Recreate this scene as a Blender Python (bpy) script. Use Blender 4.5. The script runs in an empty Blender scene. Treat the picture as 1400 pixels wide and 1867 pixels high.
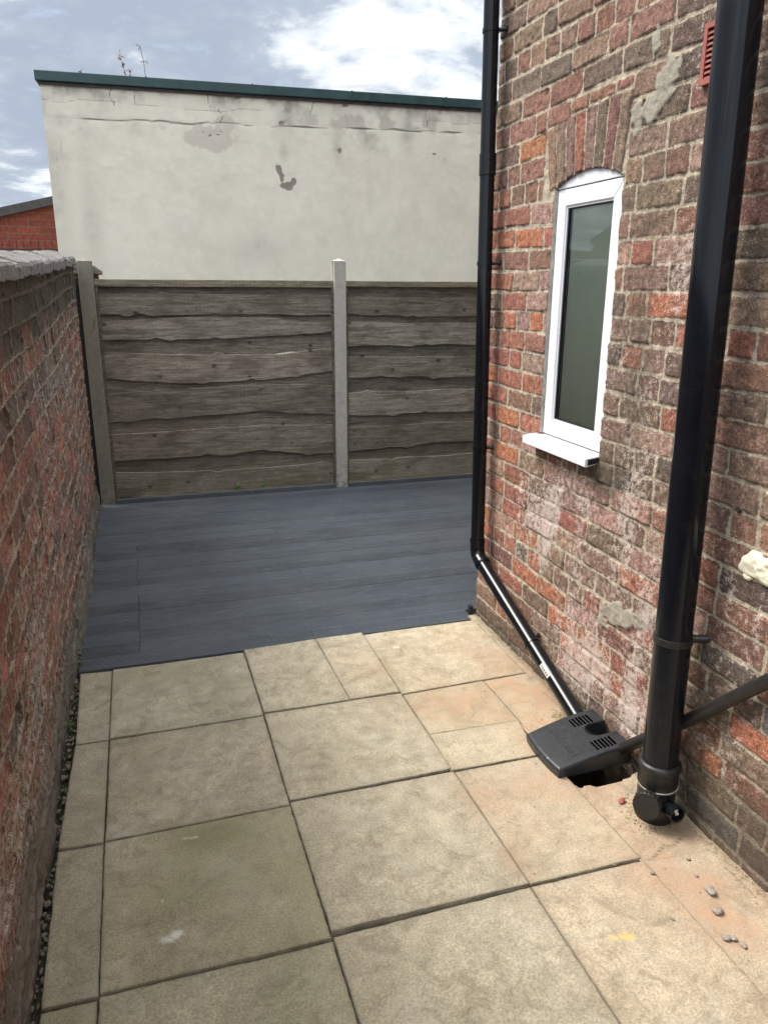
import bpy, math, random
import numpy as np
from mathutils import Vector, Matrix
R = math.radians
random.seed(7)
scene = bpy.context.scene
col = scene.collection

# ------------------------------------------------------------------ camera
cd = bpy.data.cameras.new('camera'); cam = bpy.data.objects.new('camera', cd); col.objects.link(cam)
F = 1385.0
vd = Vector((238-700, 518-933.5, F)); vx = Vector((5150-700, 545-933.5, F))
Yc = vd.normalized(); Xc = (vx - Yc*vx.dot(Yc)).normalized(); Zc = Xc.cross(Yc)
if Zc.y > 0: Zc = -Zc
# rows of camera axes expressed in world coordinates
right = Vector((Xc.x, Yc.x, Zc.x)); down = Vector((Xc.y, Yc.y, Zc.y)); fwd = Vector((Xc.z, Yc.z, Zc.z))
m = Matrix((right, -down, -fwd)).transposed().to_4x4()
m.translation = Vector((0, 0, 1.70)); cam.matrix_world = m
cd.sensor_fit = 'HORIZONTAL'; cd.sensor_width = 24.0; cd.lens = 24.0*F/1400
cd.clip_start = 0.02; cd.clip_end = 3000
scene.camera = cam

# ------------------------------------------------------------------ colour management
scene.render.engine = 'CYCLES'
scene.view_settings.view_transform = 'Standard'; scene.view_settings.look = 'None'
scene.view_settings.gamma = 1; scene.view_settings.exposure = 1.84

# ------------------------------------------------------------------ node helper
class NT:
    def __init__(s, tree): s.t = tree; s.n = tree.nodes; s.l = tree.links
    def new(s, typ, **kw):
        n = s.n.new(typ)
        for k, v in kw.items(): setattr(n, k, v)
        return n
    def set(s, sock, v):
        if v is None: return
        if isinstance(v, bpy.types.NodeSocket): s.l.new(v, sock)
        else:
            if isinstance(v, (tuple, list)) and len(v) == 3 and sock.type == 'RGBA': v = (*v, 1)
            sock.default_value = v
    def math(s, op, a, b=0.0, c=None, clamp=False):
        n = s.new('ShaderNodeMath', operation=op, use_clamp=clamp); s.set(n.inputs[0], a); s.set(n.inputs[1], b)
        if c is not None: s.set(n.inputs[2], c)
        return n.outputs[0]
    def mix(s, f, a, b, mode='MIX'):
        n = s.new('ShaderNodeMix', data_type='RGBA', blend_type=mode); s.set(n.inputs[0], f); s.set(n.inputs[6], a); s.set(n.inputs[7], b)
        return n.outputs[2]
    def noise(s, co, scale, detail=4, rough=0.55, dist=0.0):
        n = s.new('ShaderNodeTexNoise'); s.set(n.inputs['Vector'], co); n.inputs['Scale'].default_value = scale
        n.inputs['Detail'].default_value = detail; n.inputs['Roughness'].default_value = rough; n.inputs['Distortion'].default_value = dist
        return n.outputs['Fac']
    def vor(s, co, scale, feature='F1'):
        n = s.new('ShaderNodeTexVoronoi', feature=feature); s.set(n.inputs['Vector'], co); n.inputs['Scale'].default_value = scale
        return n.outputs['Distance']
    def map(s, v, a, b, c=0.0, d=1.0, smooth=False):
        n = s.new('ShaderNodeMapRange'); s.set(n.inputs[0], v)
        if smooth: n.interpolation_type = 'SMOOTHSTEP'
        for i, q in enumerate((a, b, c, d)): s.set(n.inputs[i+1], q)
        return n.outputs[0]
    def attr(s, name, out='Fac'): return s.new('ShaderNodeAttribute', attribute_name=name).outputs[out]
    def obj(s): return s.new('ShaderNodeTexCoord').outputs['Object']
    def scale(s, co, v):
        n = s.new('ShaderNodeMapping'); s.set(n.inputs[0], co); n.inputs['Scale'].default_value = v; return n.outputs[0]
    def bump(s, h, strength=0.4, dist=0.004, normal=None):
        n = s.new('ShaderNodeBump'); s.set(n.inputs['Height'], h); n.inputs['Strength'].default_value = strength
        n.inputs['Distance'].default_value = dist
        if normal: s.l.new(normal, n.inputs['Normal'])
        return n.outputs[0]

def _grey(t, v):
    n = t.new('ShaderNodeCombineColor')
    for i in range(3): t.set(n.inputs[i], v)
    return n.outputs[0]
def mat(name, fn):
    m = bpy.data.materials.new(name); m.use_nodes = True; t = NT(m.node_tree)
    p = m.node_tree.nodes['Principled BSDF']; fn(t, p); return m
def P(t, p, **kw):
    names = dict(base='Base Color', rough='Roughness', spec='Specular IOR Level', normal='Normal', metal='Metallic', coat='Coat Weight', coatr='Coat Roughness')
    for k, v in kw.items(): t.set(p.inputs[names[k]], v)

# ------------------------------------------------------------------ world: cloudy daylight
SUN_EL, SUN_AZ = 53.0, -55.0        # degrees; azimuth measured from +Y towards +X (negative: from the left wall's side)
def pixdir(u, v):
    return (right*((u-700)/F) + down*((v-933.5)/F) + fwd).normalized()
w = bpy.data.worlds.new('World'); scene.world = w; w.use_nodes = True
t = NT(w.node_tree); bg = w.node_tree.nodes['Background']
sky = t.new('ShaderNodeTexSky', sky_type='NISHITA', sun_disc=False)
sky.sun_elevation = R(SUN_EL); sky.sun_rotation = R(SUN_AZ); sky.air_density = 1.0; sky.dust_density = 2.0
tc = t.new('ShaderNodeTexCoord').outputs['Generated']
sx = t.new('ShaderNodeSeparateXYZ'); t.set(sx.inputs[0], tc)
zz = t.math('MAXIMUM', t.math('ADD', sx.outputs[2], 0.16), 0.05)
cx = t.new('ShaderNodeCombineXYZ'); t.set(cx.inputs[0], t.math('DIVIDE', sx.outputs[0], zz)); t.set(cx.inputs[1], t.math('DIVIDE', sx.outputs[1], zz))
n1 = t.noise(cx.outputs[0], 1.9, 10, 0.6, 0.35); n2 = t.noise(cx.outputs[0], 5.2, 9, 0.62, 0.25)
dens = t.math('ADD', t.math('MULTIPLY', t.map(n1, .25, .75, 0, 1), 0.60), t.math('MULTIPLY', t.map(n2, .25, .75, 0, 1), 0.42))
def blob(u, v, r, amt):
    global dens
    d = pixdir(u, v); dp = t.new('ShaderNodeVectorMath', operation='DOT_PRODUCT'); t.set(dp.inputs[0], tc); dp.inputs[1].default_value = d
    k = t.map(dp.outputs['Value'], math.cos(R(r)), 1.0, 0.0, amt, True); dens = t.math('ADD', dens, k)
blob(570, 80, 8, 0.12); blob(640, 150, 9, 0.07); blob(250, 60, 13, -0.17); blob(520, 150, 6, -0.10); blob(60, 250, 8, -0.17); blob(40, 440, 8, 0.17); blob(20, 60, 7, 0.06); blob(800, 60, 8, 0.06)
rp = t.new('ShaderNodeValToRGB'); t.set(rp.inputs[0], dens); e = rp.color_ramp.elements
e[0].position = 0.30; e[0].color = (0.122, 0.141, 0.174, 1); e[1].position = 0.80; e[1].color = (.34, .345, .345, 1)
q = e.new(0.48); q.color = (0.142, 0.162, 0.192, 1); q = e.new(0.60); q.color = (0.228, 0.244, 0.262, 1)
cl10 = t.mix(1.0, rp.outputs[0], _grey(t, t.math('MULTIPLY', t.map(sx.outputs[2], .35, .95, 10, 30), t.map(sx.outputs[1], .1, -.7, 1.0, 1.9))), 'MULTIPLY')
cover = t.map(n2, 0.30, 0.42, 0.86, 1.0)
warm = t.mix(t.map(sx.outputs[2], .35, .75, 0, 1), (1, 1, 1), (1.06, 1.0, .90)); t.set(bg.inputs['Color'], t.mix(1.0, t.mix(cover, sky.outputs[0], cl10), warm, 'MULTIPLY')); bg.inputs['Strength'].default_value = 0.105

sd_ = bpy.data.lights.new('sun', 'SUN'); sd_.energy = 1.5; sd_.angle = R(26); sd_.color = (1, 0.95, 0.87)
so = bpy.data.objects.new('sun', sd_); col.objects.link(so)
sdir = Vector((math.sin(R(SUN_AZ))*math.cos(R(SUN_EL)), math.cos(R(SUN_AZ))*math.cos(R(SUN_EL)), math.sin(R(SUN_EL))))
so.rotation_euler = sdir.to_track_quat('Z', 'Y').to_euler(); so.location = (-5, 2, 8)

# ------------------------------------------------------------------ geometry helpers
def link(o, parent=None):
    col.objects.link(o)
    if parent: o.parent = parent
    return o
def tag(o, label=None, cat=None, group=None, kind=None):
    if label: o['label'] = label
    if cat: o['category'] = cat
    if group: o['group'] = group
    if kind: o['kind'] = kind
    return o
def thing(name, label, cat, loc=(0, 0, 0), group=None):
    o = bpy.data.objects.new(name, None); col.objects.link(o); o.location = loc; o.empty_display_size = .1
    return tag(o, label, cat, group)
def build(name, verts, faces, material, parent=None, smooth=False, origin=None):
    """verts in world coordinates; the object's origin is placed at the parent's (or given) origin"""
    me = bpy.data.meshes.new(name)
    og = Vector(origin) if origin is not None else (world_loc(parent) if parent else Vector((0, 0, 0)))
    me.from_pydata([tuple(Vector(v)-og) for v in verts], [], faces); me.validate(); me.update()
    if smooth: me.shade_smooth()
    me.materials.append(material); o = bpy.data.objects.new(name, me)
    link(o, parent)
    if origin is not None and not parent: o.location = og
    return o
def world_loc(o):
    v = Vector((0, 0, 0))
    while o: v += Vector(o.location); o = o.parent
    return v
def bevel(o, w=0.003, seg=2, ang=35):
    b = o.modifiers.new('bevel', 'BEVEL'); b.width = w; b.segments = seg; b.limit_method = 'ANGLE'; b.angle_limit = R(ang); return o
class MB:
    def __init__(s): s.v = []; s.f = []
    def add(s, vs, fs):
        k = len(s.v); s.v += [tuple(v) for v in vs]; s.f += [tuple(k+i for i in f) for f in fs]; return s
    def box(s, x0, x1, y0, y1, z0, z1):
        return s.add([(x, y, z) for z in (z0, z1) for y in (y0, y1) for x in (x0, x1)],
                     [(0, 2, 3, 1), (4, 5, 7, 6), (0, 1, 5, 4), (2, 6, 7, 3), (0, 4, 6, 2), (1, 3, 7, 5)])
    def prism(s, pts, ax, a, b):
        """closed polygon in the plane across axis ax, extruded from a to b"""
        def mk(p, h): q = list(p); q.insert(ax, h); return tuple(q)
        n = len(pts); vs = [mk(p, a) for p in pts] + [mk(p, b) for p in pts]
        fs = [tuple(range(n-1, -1, -1)), tuple(range(n, 2*n))] + [(i, (i+1) % n, n+(i+1) % n, n+i) for i in range(n)]
        return s.add(vs, fs)
    def tube(s, path, r, seg=28, cap=True):
        path = [Vector(p) for p in path]; rs = r if isinstance(r, (list, tuple)) else [r]*len(path)
        d0 = (path[1]-path[0]).normalized(); u = d0.orthogonal().normalized(); k = len(s.v); n = len(path)
        for i, p in enumerate(path):
            a = (path[i]-path[i-1]) if i else d0; b = (path[i+1]-path[i]) if i < n-1 else a
            d = (a.normalized()+b.normalized()).normalized() if a.length > 1e-9 and b.length > 1e-9 else d0
            if d.length < .5: d = d0
            u = (u-d*u.dot(d)).normalized(); v = d.cross(u); d0 = d
            for j in range(seg):
                an = 2*math.pi*j/seg; s.v.append(tuple(p+(u*math.cos(an)+v*math.sin(an))*rs[i]))
        for i in range(n-1):
            for j in range(seg):
                j2 = (j+1) % seg; s.f.append((k+i*seg+j, k+i*seg+j2, k+(i+1)*seg+j2, k+(i+1)*seg+j))
        if cap:
            s.f.append(tuple(k+j for j in range(seg-1, -1, -1))); s.f.append(tuple(k+(n-1)*seg+j for j in range(seg)))
        return s
    def lathe(s, c, axis, prof, seg=32):
        """prof: list of (distance along axis, radius)"""
        c = Vector(c); a = Vector(axis).normalized(); u = a.orthogonal().normalized(); v = a.cross(u); k = len(s.v)
        for h, r in prof:
            for j in range(seg):
                an = 2*math.pi*j/seg; s.v.append(tuple(c+a*h+(u*math.cos(an)+v*math.sin(an))*max(r, 1e-4)))
        for i in range(len(prof)-1):
            for j in range(seg):
                j2 = (j+1) % seg; s.f.append((k+i*seg+j, k+i*seg+j2, k+(i+1)*seg+j2, k+(i+1)*seg+j))
        s.f.append(tuple(k+j for j in range(seg-1, -1, -1))); s.f.append(tuple(k+(len(prof)-1)*seg+j for j in range(seg)))
        return s
    def out(s, name, material, parent=None, smooth=False, origin=None): return build(name, s.v, s.f, material, parent, smooth, origin)

def smooth_by_angle(o, ang=40):
    o.data.shade_smooth()
    try: o.data.set_sharp_from_angle(angle=R(ang))
    except Exception: pass
    return o
def bend(pts, rad, n=6):
    """round the inner corners of a polyline"""
    P_ = [Vector(p) for p in pts]; out = [P_[0]]
    for i in range(1, len(P_)-1):
        a = (P_[i-1]-P_[i]).normalized(); b = (P_[i+1]-P_[i]).normalized()
        for k in range(n+1):
            q = k/n; out.append((P_[i]+a*rad)*(1-q)**2 + P_[i]*2*q*(1-q) + (P_[i]+b*rad)*q*q)
    out.append(P_[-1]); return out

# numpy value noise
_tab = np.random.RandomState(3).rand(65536)*2-1
def vn(x, y, s=0):
    xi = np.floor(x).astype(np.int64); yi = np.floor(y).astype(np.int64); fx = x-xi; fy = y-yi
    fx = fx*fx*fx*(fx*(fx*6-15)+10); fy = fy*fy*fy*(fy*(fy*6-15)+10)
    def h(a, b): return _tab[((a*73856093) ^ (b*19349663) ^ (s*83492791)) & 65535]
    return (h(xi, yi)*(1-fx)+h(xi+1, yi)*fx)*(1-fy)+(h(xi, yi+1)*(1-fx)+h(xi+1, yi+1)*fx)*fy
def fbm(x, y, s=0, o=4, g=0.5):
    a = 1; r = 0
    for i in range(o): r = r+a*vn(x*2**i, y*2**i, s+i*7); a *= g
    return r
def ss(x, a, b):
    q = np.clip((x-a)/(b-a), 0, 1); return q*q*(3-2*q)
def gridmesh(name, X, Y, Z, material, parent=None, keep=None, flip=False, attrs={}, smooth=True):
    """X,Y,Z: 2-D arrays of world coordinates -> one mesh"""
    h, w_ = X.shape; V = np.stack([X, Y, Z], -1).reshape(-1, 3).astype(np.float32)
    if parent: V = V-np.array(world_loc(parent), np.float32)
    idx = np.arange(h*w_).reshape(h, w_)
    Q = np.stack([idx[:-1, :-1], idx[:-1, 1:], idx[1:, 1:], idx[1:, :-1]], -1).reshape(-1, 4)
    if flip: Q = Q[:, ::-1]
    if keep is not None: Q = Q[keep.reshape(-1)]
    me = bpy.data.meshes.new(name); me.vertices.add(len(V)); me.vertices.foreach_set('co', V.reshape(-1))
    me.loops.add(len(Q)*4); me.loops.foreach_set('vertex_index', Q.reshape(-1).astype(np.int32))
    me.polygons.add(len(Q)); me.polygons.foreach_set('loop_start', (np.arange(len(Q))*4).astype(np.int32))
    me.update(calc_edges=True)
    if smooth: me.shade_smooth()
    for k, a in attrs.items():
        if a.ndim == 3:
            at = me.attributes.new(k, 'FLOAT_COLOR', 'POINT'); c = np.ones((h*w_, 4), np.float32); c[:, :3] = a.reshape(-1, 3); at.data.foreach_set('color', c.reshape(-1))
        else:
            at = me.attributes.new(k, 'FLOAT', 'POINT'); at.data.foreach_set('value', a.reshape(-1).astype(np.float32))
    me.materials.append(material); o = bpy.data.objects.new(name, me); return link(o, parent)

# ------------------------------------------------------------------ materials
def brick_fn(mort1, mort2, effcol=(0.50, 0.45, 0.42), dirtcol=(0.075, 0.06, 0.042), streak=False):
    def fn(t, p):
        co = t.obj(); sd = t.attr('sd'); eff = t.attr('eff'); dirt = t.attr('dirt')
        nf = t.noise(co, 190, 4, 0.65); nm = t.noise(co, 42, 5, 0.6); nl = t.noise(co, 9, 4, 0.6); nx = t.noise(co, 480, 2, 0.6)
        e1 = t.math('ADD', sd, t.math('MULTIPLY', t.math('SUBTRACT', nm, 0.5), 0.007))
        e1 = t.math('ADD', e1, t.math('MULTIPLY', t.math('SUBTRACT', nf, 0.5), 0.005))
        isb = t.map(e1, 0.0012, -0.0012)
        bc = t.attr('bcol', 'Color')
        v = t.math('MULTIPLY', t.map(nm, 0.35, 0.65, 0.66, 1.32), t.map(nf, 0.36, 0.64, 0.50, 1.48))
        cb = t.mix(1.0, bc, _grey(t, v), 'MULTIPLY')
        # soot and burnt crust on the faces
        cb = t.mix(t.map(t.noise(co, 28, 7, 0.74), 0.54, 0.62, 0, 0.55), cb, (0.060, 0.044, 0.038))
        # dark pits
        pit = t.map(t.vor(co, 150), 0.10, 0.20, 0.75, 0.0); pit = t.math('MULTIPLY', pit, t.map(nm, 0.45, 0.6))
        cb = t.mix(pit, cb, (0.022, 0.016, 0.014))
        # dirty arris just inside the joint
        edge = t.math('MULTIPLY', t.map(e1, -0.007, 0.0, 0.0, 0.55), t.map(nl, 0.35, 0.65))
        cb = t.mix(edge, cb, (0.05, 0.035, 0.03))
        cm = t.mix(t.map(nl, 0.35, 0.65), mort1, mort2)
        cm = t.mix(1.0, cm, _grey(t, t.math('MULTIPLY', t.map(nf, 0.36, 0.64, 0.70, 1.22), t.map(nm, 0.3, 0.7, 0.7, 1.2))), 'MULTIPLY')
        crack = t.math('MULTIPLY', t.map(e1, 0.0006, 0.0042, 1.0, 0.0), t.map(t.noise(co, 16, 3), 0.47, 0.56)); cm = t.mix(t.math('MULTIPLY', crack, 0.85), cm, (0.035, 0.028, 0.022))
        c = t.mix(isb, cm, cb)
        # efflorescence
        ef = t.map(t.math('ADD', t.math('ADD', t.math('MULTIPLY', nf, 0.55), t.math('MULTIPLY', nm, 0.65)), t.math('MULTIPLY', eff, 0.26)), 0.70, 0.82, 0, 0.74)
        c = t.mix(t.math('MULTIPLY', ef, t.map(eff, 0.0, 0.12)), c, effcol)
        # dirt and moss
        df = t.map(t.math('ADD', t.math('MULTIPLY', t.noise(co, 60, 5, 0.7), 0.8), t.math('MULTIPLY', dirt, 0.5)), 0.50, 0.72, 0, 0.66)
        c = t.mix(t.math('MULTIPLY', df, t.map(dirt, 0.0, 0.1)), c, dirtcol)
        pa = t.attr('patch'); pc = t.mix(nl, (0.27, 0.245, 0.20), (0.42, 0.38, 0.31)); pc = t.mix(1.0, pc, _grey(t, t.map(nm, 0.3, 0.7, 0.75, 1.15)), 'MULTIPLY')
        c = t.mix(t.map(t.math('ADD', pa, t.math('MULTIPLY', t.math('SUBTRACT', nm, .5), .5)), 0.45, 0.52), c, pc)
        h = t.math('ADD', t.math('MULTIPLY', nf, 0.5), t.math('MULTIPLY', nx, 0.35)); h = t.math('ADD', h, nm)
        P(t, p, base=c, rough=t.map(nm, .3, .7, .78, .95), spec=0.25, normal=t.bump(h, 1.0, 0.0055))
    return fn
M = {}
M['brick'] = mat('weathered_brickwork', brick_fn((0.50, 0.415, 0.315), (0.40, 0.335, 0.255), (.56, .475, .43)))
M['brick_left'] = mat('eroded_brickwork', brick_fn((0.45, 0.37, 0.28), (0.30, 0.26, 0.21), (0.48, 0.43, 0.38), (0.05, 0.045, 0.03)))

def plainbrick(c1, c2, mo, bw=0.225, rh=0.075):
    def fn(t, p):
        b = t.new('ShaderNodeTexBrick'); co = t.new('ShaderNodeTexCoord'); ob = co.outputs['Object']
        g = t.new('ShaderNodeNewGeometry'); s1 = t.new('ShaderNodeSeparateXYZ'); t.set(s1.inputs[0], ob); s2 = t.new('ShaderNodeSeparateXYZ'); t.set(s2.inputs[0], g.outputs['Normal'])
        k = t.math('GREATER_THAN', t.math('ABSOLUTE', s2.outputs[0]), 0.5)
        u = t.math('ADD', t.math('MULTIPLY', k, s1.outputs[1]), t.math('MULTIPLY', t.math('SUBTRACT', 1.0, k), s1.outputs[0]))
        cc = t.new('ShaderNodeCombineXYZ'); t.set(cc.inputs[0], u); t.set(cc.inputs[1], s1.outputs[2])
        t.set(b.inputs['Vector'], cc.outputs[0]); t.set(b.inputs['Color1'], c1); t.set(b.inputs['Color2'], c2); t.set(b.inputs['Mortar'], mo)
        for k_, v_ in (('Scale', 1), ('Mortar Size', .005), ('Mortar Smooth', .1), ('Bias', 0), ('Brick Width', bw), ('Row Height', rh)): b.inputs[k_].default_value = v_
        n = t.noise(ob, 30, 5, .6); c = t.mix(1.0, b.outputs['Color'], _grey(t, t.map(n, .3, .7, .7, 1.25)), 'MULTIPLY')
        P(t, p, base=c, rough=.9, spec=.2, normal=t.bump(t.math('ADD', t.math('MULTIPLY', b.outputs['Fac'], -1.0), n), .5, .006))
    return fn
M['plain_brick'] = mat('plain_old_brick', plainbrick((.20, .09, .065), (.12, .07, .055), (.30, .25, .19), .235, .089))
M['red_brick'] = mat('machine_red_brick', plainbrick((.25, .068, .045), (.20, .055, .038), (.16, .12, .095)))

def paving_fn(t, p):
    co = t.obj(); tint = t.attr('tint', 'Color'); s = t.new('ShaderNodeSeparateColor'); t.set(s.inputs[0], t.attr('stain', 'Color'))
    nl = t.noise(co, 3.2, 6, .62, .3); nm = t.noise(co, 14, 6, .65, .4); nf = t.noise(co, 170, 4, .7); nx = t.noise(co, 420, 2, .6)
    c = t.mix(t.map(nl, .3, .7), (0.340, 0.295, 0.212), (0.455, 0.398, 0.295)); c = t.mix(1.0, c, tint, 'MULTIPLY')
    c = t.mix(1.0, c, _grey(t, t.math('MULTIPLY', t.map(nm, .36, .64, .84, 1.12), t.map(nf, .36, .64, .72, 1.26))), 'MULTIPLY')
    c = t.mix(t.map(t.noise(co, 6, 7, .7, .8), .52, .66, 0, .32), c, (0.47, 0.44, 0.375))
    c = t.mix(t.map(t.noise(t.scale(co, (1, 1, 1)), 9.5, 6, .7, 1.2), .53, .64, 0, .42), c, (0.165, 0.142, 0.095))
    spk = t.map(t.vor(co, 210), .10, .18, 1, 0); c = t.mix(t.math('MULTIPLY', spk, t.map(nm, .42, .56, .15, .75)), c, (0.08, 0.07, 0.05))
    spw = t.map(t.vor(t.scale(co, (1.03, .97, 1.1)), 120), .05, .11, 1, 0); c = t.mix(t.math('MULTIPLY', spw, t.map(nl, .45, .6, 0, .6)), c, (0.6, 0.57, 0.5))
    # pale swirled scratches
    wv = t.new('ShaderNodeTexNoise'); t.set(wv.inputs['Vector'], co); wv.inputs['Scale'].default_value = 5; wv.inputs['Detail'].default_value = 2; wv.inputs['Distortion'].default_value = 2.2
    ln = t.map(t.math('ABSOLUTE', t.math('SUBTRACT', wv.outputs['Fac'], .5)), .0, .006, 1, 0); c = t.mix(t.math('MULTIPLY', ln, t.map(nm, .52, .62, 0, .28)), c, (.58, .55, .47))
    c = t.mix(t.math('MULTIPLY', s.outputs[0], t.map(nm, .3, .7, .4, 1.0)), c, (0.165, 0.165, 0.075))
    c = t.mix(t.math('MULTIPLY', s.outputs[1], t.map(nm, .35, .65, .5, 1.0)), c, (0.42, 0.245, 0.155))
    c = t.mix(t.math('MULTIPLY', t.map(s.outputs[2], .05, .3), t.map(t.math('ADD', s.outputs[2], t.math('MULTIPLY', t.math('SUBTRACT', nm, .5), 2.0)), .42, .85, 0, .8)), c, (0.66, 0.64, 0.60))
    c = t.mix(t.math('MULTIPLY', t.map(t.attr('yellow'), .05, .3), t.map(t.math('ADD', t.attr('yellow'), t.math('MULTIPLY', t.math('SUBTRACT', nm, .5), 2.2)), .40, .85, 0, .75)), c, (0.66, 0.47, 0.17))
    c = t.mix(t.math('MULTIPLY', t.attr('edge'), t.map(nm, .3, .7, .15, .8)), c, (0.10, 0.088, 0.062))
    h = t.math('ADD', nf, t.math('MULTIPLY', nx, .5))
    P(t, p, base=c, rough=.88, spec=.25, normal=t.bump(h, .8, .004))
M['paving'] = mat('concrete_paving_slab', paving_fn)

def soil_fn(t, p):
    co = t.obj(); n = t.noise(co, 40, 6, .7); c = t.mix(n, (.02, .017, .012), (.085, .068, .045)); P(t, p, base=c, rough=1, spec=.1, normal=t.bump(n, 1, .01))
M['soil'] = mat('dark_soil', soil_fn)
def deck_fn(t, p):
    co = t.obj(); tint = t.attr('tint', 'Color')
    sc = t.scale(co, (1.2, 26, 26)); n = t.noise(sc, 6, 6, .65); nl = t.noise(co, 2.2, 5, .6); nf = t.noise(t.scale(co, (6, 60, 60)), 12, 4, .6); nb = t.noise(co, 30, 5, .7)
    c = t.mix(t.map(n, .3, .7), (0.048, 0.057, 0.070), (0.102, 0.115, 0.133)); c = t.mix(1.0, c, tint, 'MULTIPLY')
    c = t.mix(t.map(nl, .42, .66, 0, .55), c, (0.115, 0.127, 0.142)); c = t.mix(t.map(t.noise(t.scale(co, (1, 4, 1)), 9, 6, .75, .6), .56, .68, 0, .5), c, (0.19, 0.20, 0.21))
    c = t.mix(t.map(t.math('MULTIPLY', t.vor(co, 22), 1.0), .03, .06, .5, 0), c, (.24, .25, .25))
    P(t, p, base=c, rough=t.map(nf, .3, .7, .42, .68), spec=.45, normal=t.bump(t.math('ADD', n, t.math('MULTIPLY', nb, .5)), .5, .002))
M['deck'] = mat('slate_painted_decking', deck_fn)
def wood_fn(t, p):
    co = t.obj(); tint = t.attr('tint', 'Color'); sc = t.scale(co, (1.0, 14, 14)); sz = t.new('ShaderNodeSeparateXYZ'); t.set(sz.inputs[0], co)
    g = t.noise(sc, 3.6, 8, .66, .8); gf = t.noise(t.scale(co, (4, 50, 50)), 6, 5, .7, .2); nl = t.noise(t.scale(co, (1, 2.5, 2.5)), 3.2, 5, .6)
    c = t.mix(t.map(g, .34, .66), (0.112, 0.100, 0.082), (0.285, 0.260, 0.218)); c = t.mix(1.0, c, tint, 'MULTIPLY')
    c = t.mix(1.0, c, _grey(t, t.map(gf, .34, .66, .62, 1.34)), 'MULTIPLY')
    c = t.mix(t.map(nl, .50, .62, 0, .55), c, (.085, .066, .052))
    kn = t.vor(t.scale(co, (2.4, 3.6, 3.6)), 1.9); k2 = t.map(t.math('ADD', kn, t.math('MULTIPLY', t.math('SUBTRACT', g, .5), .12)), .05, .13, .75, 0); c = t.mix(k2, c, (.020, .015, .013))
    # green algae towards the ground
    al = t.math('MULTIPLY', t.map(sz.outputs[2], .75, .05, 0, .62), t.map(t.noise(co, 5, 5, .65), .35, .65)); c = t.mix(al, c, (.145, .120, .065))
    # saw marks
    wv = t.new('ShaderNodeTexWave'); t.set(wv.inputs['Vector'], t.scale(co, (1, 1, .28))); wv.inputs['Scale'].default_value = 11; wv.inputs['Distortion'].default_value = 1.6
    sm = t.math('MULTIPLY', t.map(wv.outputs['Fac'], .90, 1.0, 0, .32), t.map(nl, .38, .50, 1, 0)); c = t.mix(sm, c, (.045, .038, .034))
    P(t, p, base=c, rough=.9, spec=.2, normal=t.bump(t.math('ADD', g, gf), .7, .004))
M['wood'] = mat('weathered_fence_timber', wood_fn)
def conc(c1, c2, dirt):
    def fn(t, p):
        co = t.obj(); nm = t.noise(co, 18, 6, .65); nf = t.noise(co, 160, 4, .7); nl = t.noise(t.scale(co, (6, 6, 1.6)), 2.2, 5, .6, .3); sz = t.new('ShaderNodeSeparateXYZ'); t.set(sz.inputs[0], co)
        c = t.mix(t.map(nl, .3, .7), c1, c2); c = t.mix(1.0, c, _grey(t, t.math('MULTIPLY', t.map(nm, .3, .7, .82, 1.12), t.map(nf, .3, .7, .78, 1.16))), 'MULTIPLY')
        c = t.mix(t.math('MULTIPLY', t.map(nm, .45, .62), t.math('MAXIMUM', t.map(sz.outputs[2], .35, .0, 0, .8), t.map(nl, .5, .7, 0, dirt))), c, (.095, .085, .055))
        P(t, p, base=c, rough=.9, spec=.25, normal=t.bump(nf, .5, .003))
    return fn
M['post_dark'] = mat('weathered_concrete', conc((.20, .185, .155), (.30, .28, .235), .75))
M['post_light'] = mat('pale_concrete', conc((.42, .39, .35), (.52, .49, .45), .35))
def coping_fn(t, p):
    co = t.obj(); g = t.noise(t.scale(co, (1.5, 34, 6)), 3.0, 7, .7, .3); nm = t.noise(co, 26, 5, .65); nf = t.noise(co, 150, 4, .7)
    ge = t.new('ShaderNodeNewGeometry'); s2 = t.new('ShaderNodeSeparateXYZ'); t.set(s2.inputs[0], ge.outputs['Normal'])
    c = t.mix(t.map(g, .3, .7), (.085, .078, .074), (.36, .335, .325)); c = t.mix(1.0, c, _grey(t, t.map(nf, .3, .7, .75, 1.2)), 'MULTIPLY')
    c = t.mix(t.map(nm, .52, .66, 0, .65), c, (.09, .085, .07))
    P(t, p, base=c, rough=.85, spec=.3, normal=t.bump(t.math('ADD', g, t.math('MULTIPLY', nf, .4)), 1.0, .006))
M['coping'] = mat('old_coping_stone', coping_fn)
def render_fn(t, p):
    co = t.obj(); nl = t.noise(co, 1.1, 6, .6); nm = t.noise(co, 7, 6, .62, .4); nf = t.noise(co, 60, 5, .7)
    c = t.mix(t.map(nl, .35, .65), (.70, .655, .548), (.75, .712, .608)); c = t.mix(1.0, c, _grey(t, t.map(nm, .3, .7, .93, 1.05)), 'MULTIPLY')
    s = t.new('ShaderNodeSeparateColor'); t.set(s.inputs[0], t.attr('stain', 'Color'))
    c = t.mix(t.math('MULTIPLY', s.outputs[0], t.map(nm, .30, .62, .15, .95)), c, (.30, .285, .25))      # grime
    c = t.mix(t.map(s.outputs[1], .42, .58, 0, .55), c, (.47, .43, .385))                                # lost top coat
    c = t.mix(t.map(s.outputs[2], .45, .55), c, (.27, .232, .205))                                      # bare render
    c = t.mix(t.map(t.attr('crack'), .4, .7, 0, .85), c, (.10, .09, .075))
    P(t, p, base=c, rough=.85, spec=.25, normal=t.bump(t.math('ADD', nm, t.math('MULTIPLY', nf, .25)), .22, .012))
M['render'] = mat('cream_painted_render', render_fn)
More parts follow.
